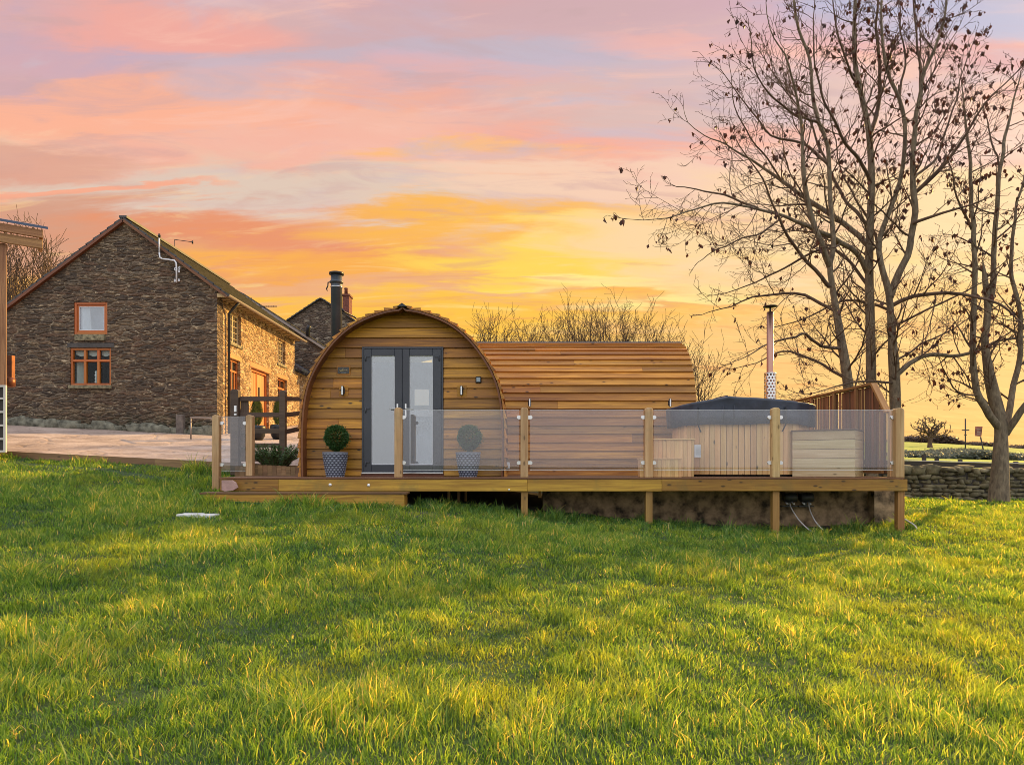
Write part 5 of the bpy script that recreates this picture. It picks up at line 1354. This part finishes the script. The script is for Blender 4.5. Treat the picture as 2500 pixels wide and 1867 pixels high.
# ------------------------------------------------------------------ trees
def catmull(P, step):
    out = []
    for i in range(len(P) - 1):
        p0, p1_, p2_, p3 = P[max(i - 1, 0)], P[i], P[i + 1], P[min(i + 2, len(P) - 1)]
        n = max(1, int((p2_ - p1_).length / step))
        for k in range(n):
            t_ = k / n; out.append(.5 * ((2 * p1_) + (p2_ - p0) * t_ + (2 * p0 - 5 * p1_ + 4 * p2_ - p3) * t_ ** 2 + (-p0 + 3 * p1_ - 3 * p2_ + p3) * t_ ** 3))
    out.append(P[-1]); return out
def randdir(d, ang):
    o = d.orthogonal().normalized(); o.rotate(Matrix.Rotation(random.uniform(0, 6.2832), 3, d)); return (d * math.cos(ang) + o * math.sin(ang)).normalized()
def leaf(b, p_, size):
    d = Vector((random.uniform(-.5, .5), random.uniform(-.5, .5), -1)).normalized(); s_ = d.orthogonal().normalized(); s_.rotate(Matrix.Rotation(random.uniform(0, 6.28), 3, d))
    n_ = d.cross(s_) * size * .25; l = size
    b.add([p_, p_ + d * l * .45 + s_ * l * .33 + n_, p_ + d * l, p_ + d * l * .5 - s_ * l * .33 + n_], [(0, 1, 2), (0, 2, 3)], None, random.random())
def grow(tw, lv, p_, d, L, r, level, sc=1., up=.12, leafp=.1, maxl=3, wob=.22, lsize=.10, dens=2.2, rmin=.0043):
    n = max(3, int(L / (.16 * sc))); pts = [p_]; rad = [r]; cur = p_.copy(); dd = d.copy(); st = L / n; nodes = []
    for i in range(n):
        dd = (dd + Vector((random.gauss(0, wob * .55), random.gauss(0, wob * .55), random.gauss(0, wob * .5) + up * (.5 + .5 * i / n)))).normalized()
        cur = cur + dd * st; pts.append(cur.copy()); rr_ = max(r * (1 - .8 * (i + 1) / n), rmin * sc); rad.append(rr_); nodes.append((cur.copy(), dd.copy(), rr_, (i + 1) / n))
    tw.tube(pts, rad, 5 if level == 1 else (4 if level == 2 else 3), False, 0, True, .5)
    if level < maxl:
        sp_ = (.34, .24, .17)[level - 1] * sc / dens; acc = random.uniform(0, sp_)
        for (q_, dq, rq, t_) in nodes:
            acc += st
            if acc > sp_ and t_ > .12:
                acc = random.uniform(0, sp_ * .4)
                grow(tw, lv, q_, randdir(dq, R(random.uniform(28, 62))), L * random.uniform(.28, .55) * (1.1 - .5 * t_), max(rq * .6, rmin * 1.1 * sc), level + 1, sc, up, leafp, maxl, wob * 1.1, lsize, dens, rmin)
    if lv is not None:
        if random.random() < leafp:
            for _ in range(random.choice((1, 1, 2, 3))): leaf(lv, cur + Vector((random.gauss(0, .03), random.gauss(0, .03), 0)) * sc, lsize * random.uniform(.7, 1.6))
def make_tree(name, label, trunk_pts, limbs, D0, group, leafp=.1, seed=1, childspan=1., leafbox=None, twigsp=.28, rs_=.82):
    random.seed(seed)
    P = catmull([at(px, py, D0 + dd) for px, py, dd, r in trunk_pts], .25)
    base_ = P[0]; zg = gz(base_.x, base_.y); 
    t = thing(name, label, 'tree', (base_.x, base_.y, zg), group)
    tr = MB(); tw = MB(); lv = MB()
    def radii(L_, pts): 
        k = [r * rs_ for *_, r in L_]; u = np.linspace(0, len(k) - 1, len(pts)); return [float(np.interp(x_, range(len(k)), k)) for x_ in u]
    tr.tube(P, radii(trunk_pts, P), 14, False); 
    allb = [(P, radii(trunk_pts, P), trunk_pts[0][3] < 0)]
    ends = [(P[-1], (P[-1] - P[-3]).normalized(), radii(trunk_pts, P)[-1])]
    for lm in limbs:
        Q = catmull([at(px, py, D0 + dd) for px, py, dd, r in lm], .2)
        Q = [q_ + Vector((mn.noise(q_ * 1.7) * .05, mn.noise(q_ * 1.7 + Vector((9, 0, 0))) * .08, mn.noise(q_ * 1.7 + Vector((0, 9, 0))) * .05)) * (0 if i < 2 else 1) for i, q_ in enumerate(Q)]
        rr_ = radii(lm, Q); (tr if lm[0][3] > .07 else tw).tube(Q, rr_, 9 if lm[0][3] > .07 else 7, False)
        allb.append((Q, rr_, True)); ends.append((Q[-1], (Q[-1] - Q[-3]).normalized(), rr_[-1]))
    for (Q, rr_, full) in allb:
        acc = 0; L = sum((b_ - a_).length for a_, b_ in zip(Q[:-1], Q[1:])); s_ = 0
        for i in range(1, len(Q) - 1):
            st = (Q[i] - Q[i - 1]).length; s_ += st; acc += st; u = s_ / L
            if not full and Q[i].z < 1.7: continue
            if full and u < .12: continue
            if acc > twigsp * random.uniform(.6, 1.2):
                acc = 0; d = (Q[i + 1] - Q[i - 1]).normalized(); dd = randdir(d, R(random.uniform(35, 72)))
                ln = random.uniform(.7, 2.1) * childspan * (1.15 - .62 * u)
                lp = leafp if leafbox is None else leafp * leafbox(Q[i])
                grow(tw, lv, Q[i], dd, ln, max(min(rr_[i] * .42, .028), .007), 1, 1., .10, lp, 3)
    for (e, d, r_) in ends:
        for _ in range(2): grow(tw, lv, e, randdir(d, R(random.uniform(5, 25))), (random.uniform(.9, 1.8) if r_ > .015 else random.uniform(.25, .5)) * childspan, max(r_ * .8, .008), 1, 1., .08, leafp * 1.5, 3)
    tr.build('trunk', B_trunk, t, 0, base_); cr_ = tw.build('crown', B_twig, t, 0, base_)
    if lv.v: lv.build('dead_leaves', L_dead, cr_, 0, base_)
    print(name, len(tr.f), len(tw.f), len(lv.f))
    return t
lb = lambda q_: .40 + 2.6 * max(0, min(1, (q_.x - 6.0) / 5)) * max(0, min(1, (q_.z - 4) / 4)) + (.8 if q_.x < 5.2 else 0)
GRP = 'bare trees growing close together behind the hot tub screen'
make_tree('bare_tree', 'left slender bare tree forking low, rising behind the end of the slatted screen',
    [(2100, 1235, 0, .20), (2072, 950, 0, .165), (2050, 810, 0, .155), (2032, 700, 0, .14), (2026, 645, 0, .12), (2035, 600, .1, .085), (2027, 484, .2, .075), (2021, 358, .2, .065), (1999, 300, .2, .06), (1984, 232, .3, .055), (1977, 145, .4, .045), (1950, 73, .4, .04), (1938, 0, .4, .034), (1930, -120, .5, .02)],
    [[(2026, 650, 0, .09), (2005, 600, -.2, .075), (1985, 540, -.3, .07), (1962, 430, -.5, .055), (1955, 290, -.6, .045), (1926, 160, -.8, .03), (1880, 70, -1, .018), (1870, 10, -1, .01)],
     [(2024, 700, 0, .06), (1960, 625, -.5, .05), (1912, 560, -.9, .04), (1880, 480, -1.2, .03), (1850, 420, -1.4, .02), (1800, 340, -1.6, .012)],
     [(2040, 760, 0, .05), (1984, 731, .3, .045), (1936, 717, .5, .04), (1839, 728, .7, .028), (1761, 755, .9, .018), (1713, 770, 1., .01)],
     [(2055, 850, 0, .05), (2005, 845, -.4, .045), (1967, 816, -.6, .04), (1940, 822, -.8, .03), (1897, 828, -.9, .024), (1831, 863, -1.2, .014), (1790, 880, -1.3, .01)],
     [(2066, 925, 0, .045), (1990, 880, .3, .04), (1908, 858, .5, .03), (1850, 886, .7, .018), (1792, 901, .8, .01)],
     [(2021, 400, .2, .05), (1960, 350, .8, .04), (1880, 330, 1.2, .03), (1820, 250, 1.5, .02), (1760, 170, 1.6, .01)],
     [(1999, 300, .2, .04), (1930, 270, -.4, .03), (1850, 190, -.8, .02), (1830, 60, -1, .012)]],
    16.4, GRP, .09, 3, 1.0, lb)
make_tree('bare_tree', 'middle straight bare tree sending long boughs out to the left above the tub',
    [(2130, 1235, 0, .19), (2127, 940, 0, .155), (2125, 800, 0, .15), (2122, 650, 0, .14), (2125, 533, 0, .125), (2128, 430, 0, .11), (2120, 315, 0, .095), (2100, 218, 0, .075), (2085, 130, .1, .06), (2088, 0, .1, .045), (2090, -150, .1, .02)],
    [[(2118, 665, 0, .085), (2081, 605, -.3, .08), (1990, 560, -.8, .07), (1912, 527, -1.1, .06), (1850, 508, -1.3, .05), (1766, 497, -1.5, .04), (1703, 508, -1.7, .032), (1669, 518, -1.8, .026), (1631, 535, -1.9, .02), (1573, 538, -2, .014), (1532, 535, -2, .008)],
     [(2120, 600, 0, .085), (2060, 545, .3, .08), (1985, 495, .5, .075), (1912, 447, .7, .06), (1850, 400, .9, .05), (1790, 363, 1., .035), (1720, 330, 1.1, .022), (1680, 300, 1.1, .014), (1667, 262, 1.1, .008)],
     [(1850, 508, -1.3, .035), (1766, 478, -1.2, .03), (1700, 462, -1.2, .02), (1655, 456, -1.2, .012)],
     [(2122, 330, 0, .07), (2140, 290, .2, .06), (2148, 232, .3, .05), (2149, 170, .3, .042), (2140, 50, .4, .03), (2150, -80, .5, .015)],
     [(2128, 450, 0, .06), (2090, 380, -.6, .05), (2050, 330, -.9, .04), (2010, 230, -1.3, .03), (1985, 110, -1.5, .02), (1990, 0, -1.6, .01)],
     [(2126, 560, 0, .06), (2060, 480, .8, .05), (2010, 380, 1.3, .04), (1975, 300, 1.5, .03), (1900, 200, 1.8, .02), (1850, 120, 1.9, .01)],
     [(2122, 700, 0, .05), (2030, 608, .5, .045), (1936, 644, .9, .035), (1840, 692, 1.2, .022), (1740, 722, 1.4, .01)],
     [(2100, 218, 0, .04), (2060, 140, -.4, .03), (2040, 40, -.6, .02), (2030, -60, -.7, .01)],
     [(1912, 447, .7, .03), (1860, 370, .4, .025), (1800, 280, .2, .018), (1780, 180, .1, .01)],
     [(1912, 527, -1.1, .03), (1860, 570, -1.2, .025), (1790, 590, -1.4, .018), (1700, 640, -1.6, .008)]],
    17.2, GRP, .09, 4, 1.05, lb)
make_tree('bare_tree', 'right forked bare tree nearest the corner post of the deck',
    [(2190, 1235, 0, .20), (2186, 1000, 0, .165), (2183, 900, 0, .16), (2176, 800, 0, .155), (2170, 717, 0, .15), (2150, 640, 0, .10), (2147, 585, .1, .09), (2170, 520, .1, .08), (2198, 440, .2, .07), (2208, 370, .2, .06), (2209, 300, .2, .055), (2195, 240, .3, .05), (2165, 170, .3, .04), (2152, 60, .4, .03), (2155, -80, .4, .015)],
    [[(2172, 725, 0, .12), (2200, 650, 0, .10), (2222, 600, -.1, .09), (2235, 520, -.2, .085), (2230, 436, -.3, .075), (2229, 360, -.4, .065), (2236, 290, -.4, .06), (2250, 200, -.5, .05), (2290, 100, -.7, .035), (2310, 0, -.8, .025), (2320, -100, -.9, .012)],
     [(2235, 470, -.2, .06), (2290, 420, -.5, .05), (2340, 360, -.8, .04), (2385, 280, -1., .03), (2430, 225, -1.2, .02), (2500, 160, -1.4, .012)],
     [(2236, 290, -.4, .05), (2248, 200, 0, .04), (2238, 100, .3, .03), (2230, -20, .5, .015)],
     [(2180, 745, 0, .065), (2230, 722, -.3, .058), (2313, 714, -.8, .05), (2380, 722, -1.2, .04), (2440, 745, -1.5, .03), (2500, 790, -1.8, .02)],
     [(2190, 915, 0, .075), (2222, 888, .1, .066), (2273, 867, .3, .058), (2330, 866, .6, .052), (2390, 857, .8, .045), (2440, 832, 1., .038), (2500, 822, 1.2, .03), (2590, 800, 1.5, .02)],
     [(2188, 880, 0, .035), (2260, 835, .4, .028), (2310, 810, .6, .022), (2380, 768, .9, .012)],
     [(2176, 800, 0, .04), (2240, 765, -.4, .032), (2330, 725, -.8, .024), (2420, 680, -1.1, .012)],
     [(2230, 436, -.3, .045), (2290, 380, .5, .038), (2320, 280, .9, .03), (2350, 180, 1.1, .02), (2380, 90, 1.2, .01)],
     [(2229, 545, -.2, .05), (2300, 520, -.7, .04), (2370, 500, -1., .025), (2420, 480, -1.2, .012)],
     [(2180, 760, 0, .045), (2120, 740, .6, .04), (2060, 735, .9, .03), (1960, 780, 1.1, .02), (1880, 800, 1.3, .01)],
     [(2150, 640, 0, .05), (2130, 560, .8, .04), (2080, 470, 1.2, .03), (2050, 400, 1.4, .02), (2020, 250, 1.6, .01)],
     [(2195, 240, .3, .04), (2210, 160, .7, .03), (2200, 60, .9, .02), (2190, -60, 1., .01)],
     [(2186, 935, 0, .04), (2110, 930, -.5, .032), (2025, 948, -.8, .022), (1966, 965, -1., .014), (1924, 952, -1.1, .008)]],
    16.8, GRP, .11, 9, 1.0, lb)
make_tree('bare_tree', 'bare tree with many low upright forks by the dry stone wall',
    [(2438, 1240, 0, .37), (2438, 1222, 0, .30), (2440, 1190, 0, .25), (2443, 1110, 0, .20), (2444, 1060, 0, .215), (2444, 1036, 0, .20), (2425, 960, .1, .14), (2413, 900, .1, .12), (2404, 827, .1, .11), (2412, 760, .1, .10), (2400, 640, .2, .02)],
    [[(2444, 1050, 0, .14), (2415, 1010, -.1, .12), (2385, 955, -.2, .10), (2376, 900, -.2, .095), (2375, 830, -.2, .085), (2379, 742, -.2, .08), (2378, 650, -.3, .07), (2372, 560, -.3, .06), (2369, 440, -.3, .05), (2360, 320, -.3, .03), (2345, 200, -.3, .012)],
     [(2412, 765, .1, .10), (2425, 700, .1, .09), (2430, 605, .1, .08), (2437, 500, .1, .07), (2440, 412, .1, .06), (2464, 290, .2, .035), (2490, 180, .3, .015)],
     [(2452, 1050, 0, .12), (2476, 940, .3, .10), (2490, 860, .4, .085), (2490, 780, .4, .075), (2470, 680, .5, .065), (2472, 560, .5, .05), (2500, 420, .6, .03)],
     [(2455, 1060, 0, .12), (2490, 1005, -.3, .10), (2530, 950, -.6, .08), (2560, 820, -.8, .06), (2570, 600, -.9, .03), (2550, 400, -.9, .012)],
     [(2385, 965, -.2, .035), (2340, 955, -.5, .03), (2300, 900, -.8, .02), (2290, 860, -.9, .01)],
     [(2372, 560, -.3, .04), (2340, 480, -.8, .03), (2310, 380, -1.1, .015)],
     [(2440, 412, .1, .035), (2420, 330, .5, .028), (2400, 260, .7, .014)]],
    17., 'bare trees by the wall', .12, 6, .8, lambda q_: 1.3, .28, .70)

# bare shrubs behind the pod wing
def shrub(px, D, top_py, spread, n, seed, label, scs=1., mat=B_shrub, maxl=3, group='bare shrubs along the back of the pod', name='bare_shrub'):
    random.seed(seed); X_ = at(px, 0, D).x; zg = gz(X_, D) if X_ > -4 else yz(X_, D); H = at(0, top_py, D).z - zg
    t = thing(name, label, 'shrub', (X_, D, zg), group); tr = MB(); tw = MB()
    for i in range(n):
        a = random.uniform(0, 6.28); lean = random.uniform(0, 1) ** .7
        b0 = Vector((X_ + math.cos(a) * .25 * scs, D + math.sin(a) * .25 * scs, zg - .05)); Ht = H * random.uniform(.72, 1.) * (1 - .25 * lean)
        tip = Vector((X_ + math.cos(a) * spread * lean, D + math.sin(a) * spread * lean * .6, zg + Ht))
        m_ = b0.lerp(tip, .5) + Vector((math.cos(a), math.sin(a) * .6, 0)) * spread * .06
        Q = catmull([b0, m_, tip], .3 * scs); Q = [q_ + Vector((mn.noise(q_ * .9 / scs), mn.noise(q_ * .9 / scs + Vector((5, 5, 5))), 0)) * .10 * scs for q_ in Q]
        rr_ = [max(.035 * scs * (1 - .85 * k / len(Q)), .005 * scs) for k in range(len(Q))]; tr.tube(Q, rr_, 5, False)
        for k in range(2, len(Q)):
            for _ in range(2 if k > len(Q) * .35 else 1):
                if random.random() < .62:
                    d = (Q[k] - Q[k - 1]).normalized(); grow(tw, None, Q[k], randdir(d, R(random.uniform(18, 60))), random.uniform(.5, 1.4) * scs, max(rr_[k] * .6, .008 * scs), 2, scs, .16, 0, maxl, .18, .1, 1.3, .0055)
    tr.build('stems', mat, t); tw.build('twigs', mat, t)
shrub(1195, 23, 765, 1.0, 18, 31, 'leftmost bare shrub rising beside the curve of the pod roof')
shrub(1265, 24, 755, 1.2, 22, 32, 'dense bare shrub, second from the left above the wing roof')
shrub(1365, 23, 745, 1.2, 20, 33, 'bare shrub left of the tallest one above the wing roof')
shrub(1445, 23.5, 718, 1.8, 32, 34, 'tallest spreading bare shrub above the middle of the wing roof')
shrub(1545, 23, 745, 1.3, 20, 35, 'bare shrub right of the tallest one above the wing roof')
shrub(1610, 23, 790, 1.0, 14, 36, 'small bare shrub above the right end of the wing roof')
shrub(1680, 21, 850, 1.0, 16, 37, 'low bare shrub showing past the right end of the wing')
# tree behind the house on the left
shrub(60, 34, 590, 3.0, 34, 41, 'bare tree between the oak building and the house roof', 2.0, B_shrub, 3, 'trees behind the houses', 'bare_tree')

# ------------------------------------------------------------------ dry stone wall and far fields
random.seed(8)
dw = thing('dry_stone_wall', 'mossy dry stone wall crossing behind the right hand tree', 'wall', (15, 19.2, -.7))
b = MB(); cp_ = MB(); x = 4.5
def wy(x): return 19.3 - .0 * x
z_rows = 7
for row in range(z_rows):
    x = 4.5
    while x < 27:
        w_ = random.uniform(.14, .42); hgt = .80 / z_rows; zb_ = gz(x + w_ / 2, 19.2) - .05
        b_ok = True
        rock(b, (x + w_ / 2, 19.2 + random.uniform(-.06, .05) + row * .01, zb_ + hgt * (row + .5) + random.uniform(-.02, .02)), (w_ * .54, .22, hgt * random.uniform(.45, .66)), x * 3 + row * 17, None, 7, 4); x += w_
b.build('coursed_stones', S_dry, dw)
x = 4.5
while x < 27:
    w_ = random.uniform(.2, .5); rock(cp_, (x + w_ / 2, 19.2, gz(x, 19.2) + .80 + random.uniform(-.04, .05)), (w_ * .52, .25, random.uniform(.05, .16)), x * 5, None, 8, 5); x += w_ * .95
cp_.build('coping_stones', S_dry, dw)
b = MB(); b.box(4.5, 27, 19.12, 19.28, -1.1, .0); b.build('wall_core', M_dgrey, dw)
# post and rail fence behind the wall
ff = thing('rail_fence', 'low dark rail fence just beyond the dry stone wall', 'fence', (15, 24, -.4))
pa, pb = at(2190, 1121, 24), at(2620, 1142, 21)
b = MB(); b.bar(pa + Vector((-4, 1, .0)), pb, .05, .16); b.build('rail', M_dgrey, ff)
b = MB(); b.bar(pa + Vector((-4, 1, .10)), pb + Vector((0, 0, .10)), .08, .03); b.build('rail_cap', M_wlat, ff)
for px, h_ in ((2256, .22), (2287, .10), (2344, .10), (2480, .12)):
    t_ = (px - 2190) / 430; D_ = 24 - 3 * t_; q = at(px, 1121 + 21 * t_, D_); b = MB(); b.box(q.x - .05, q.x + .05, D_ - .05, D_ + .05, gz(q.x, D_) - .1, q.z + h_, 2); b.build('fence_post', M_dgrey, ff)
# brambles and hedges in the field
def hedge(x0, x1, y_, hgt, dep, n, name, lab, mat, cat='hedge', size=.4, seed=1):
    random.seed(seed); b = MB()
    for _ in range(n):
        u = random.random(); x = x0 + (x1 - x0) * u; yy = y_ + random.uniform(-dep, dep); zb_ = gz(x, yy)
        top = hgt * (.35 + .65 * float(vnoise(np.array([x / (size * 7)]), np.array([seed * 3.3]), 3)[0])) * (math.sin(math.pi * min(max(u, .02), .98)) ** .3)
        z_ = zb_ + top * random.random() ** .7
        d = Vector((random.gauss(0, 1), random.gauss(0, 1), random.gauss(0, 1))).normalized(); s_ = d.orthogonal().normalized() * size * .3
        p_ = Vector((x, yy, z_)); b.add([p_ - s_, p_ + s_, p_ + d * size * random.uniform(.5, 1)], [(0, 1, 2)], None, random.random())
    tag(b.build(name, mat), lab, cat)
def hx(px, D): return at(px, 0, D).x
hedge(hx(2190, 62), hx(2260, 62), 62, .7, 2.5, 2500, 'bramble_bank', 'grey green bramble bank in the field near the deck corner post', L_hedge, 'brambles', .35, 2)
hedge(hx(2262, 52), hx(2420, 52), 52, .85, 3., 8000, 'bramble_bank', 'wide grey green bramble bank in the field left of the tree trunk', L_hedge, 'brambles', .32, 3)
hedge(hx(2318, 85), hx(2425, 85), 85, .9, 3., 3000, 'bramble_bank', 'darker strip of scrub higher up the field left of the trunk', L_hedge, 'brambles', .45, 4)
hedge(hx(2462, 50), hx(2560, 50), 50, .65, 2.5, 3500, 'bramble_bank', 'scrub bank in the field right of the tree trunk', L_hedge, 'brambles', .32, 6)
hedge(hx(2180, 300), hx(2345, 300), 300, 5.2, 6., 9000, 'distant_wood', 'dark brown line of woodland on the skyline beside the lone oak', L_wood, 'woodland', 1.5, 7)
hedge(hx(2330, 300), hx(2440, 300), 300, 3.0, 6., 5000, 'distant_wood', 'low dark hedge line on the skyline under the hanging sign', L_wood, 'woodland', 1.3, 8)
hedge(hx(2455, 300), hx(2620, 300), 300, 4.5, 6., 6000, 'distant_wood', 'dark trees on the skyline right of the near tree trunk', L_wood, 'woodland', 1.5, 9)
bpy.data.objects['distant_wood']['kind'] = 'stuff'
for o in bpy.data.objects:
    if o.name.startswith('distant_wood') or o.name.startswith('bramble_bank'): o['kind'] = 'stuff'
# lone oak
random.seed(12); OD = 150.; ob = at(2270, 1082, OD); zg = gz(ob.x, OD)
ok = thing('oak_tree', 'lone gnarled bare oak standing in the far field', 'tree', (ob.x, OD, zg))
H = at(0, 1010, OD).z - zg; tr = MB(); tw = MB(); base_ = Vector((ob.x, OD, zg))
tr.tube([base_ - Vector((0, 0, .3)), base_ + Vector((.05, 0, .25)), base_ + Vector((0, 0, H * .15)), base_ + Vector((.1, 0, H * .34))], [.75, .55, .42, .40], 10, False)
for i in range(13):
    a = i * 2.4; el = R(random.uniform(2, 80)); d = Vector((math.cos(a) * math.cos(el), math.sin(a) * math.cos(el) * .8, math.sin(el)))
    grow(tw, None, base_ + Vector((.1, 0, H * random.uniform(.26, .36))), d, H * random.uniform(.55, .70), .26, 1, 2.2, .02, 0, 3, .5, .1, .95, .030)
tr.build('trunk', B_twig, ok); tw.build('crown', B_twig, ok)
# pole and leaning sign in the field
UD = 90.
up = thing('power_pole', 'tall thin pole with crossbar and insulator on the far field', 'pole', at(2357, 1078, UD))
b = MB(); zb_ = gz(at(2357, 0, UD).x, UD); q = at(2357, 1022, UD); b.tube([Vector((q.x, UD, zb_)), Vector((q.x, UD, q.z))], .09, 6); b.build('mast', M_dgrey, up)
b = MB(); c_ = at(2357, 1050, UD); b.box(c_.x - .45, c_.x + .48, UD - .06, UD + .06, c_.z - .06, c_.z + .08); b.build('crossbar', M_dgrey, up)
b = MB(); c_ = at(2357, 1062, UD); b.box(c_.x - .14, c_.x + .14, UD - .1, UD + .1, c_.z - .05, c_.z + .04); b.build('bracket', M_dgrey, up)
sg = thing('leaning_sign', 'weathered red board on a leaning post in the far field', 'sign', at(2406, 1095, 60))
b = MB(); a_ = at(2406, 1095, 60); a_.z = gz(a_.x, 60) ; c_ = at(2394, 1066, 60); b.tube([a_ - Vector((0, 0, .2)), c_], .06, 6); b.build('post', M_dgrey, sg)
b = MB(); P = [at(2382, 1041, 60), at(2399, 1041, 60), at(2396, 1065, 60), at(2381, 1064, 60)]
b.add(P + [p_ + Vector((0, .06, 0)) for p_ in P], [(3, 2, 1, 0), (4, 5, 6, 7), (0, 1, 5, 4), (1, 2, 6, 5), (2, 3, 7, 6), (3, 0, 4, 7)]); b.build('board', M_sign, sg)
b = MB()
for k in range(3):
    z_ = 1047 + k * 6; P = [at(2384 + (k % 2), z_, 59.98), at(2394, z_, 59.98), at(2394, z_ + 2, 59.98), at(2385, z_ + 2, 59.98)]
    b.add(P, [(3, 2, 1, 0)])
b.build('board_marks', M_gut, sg)
print('objects', len(bpy.data.objects))
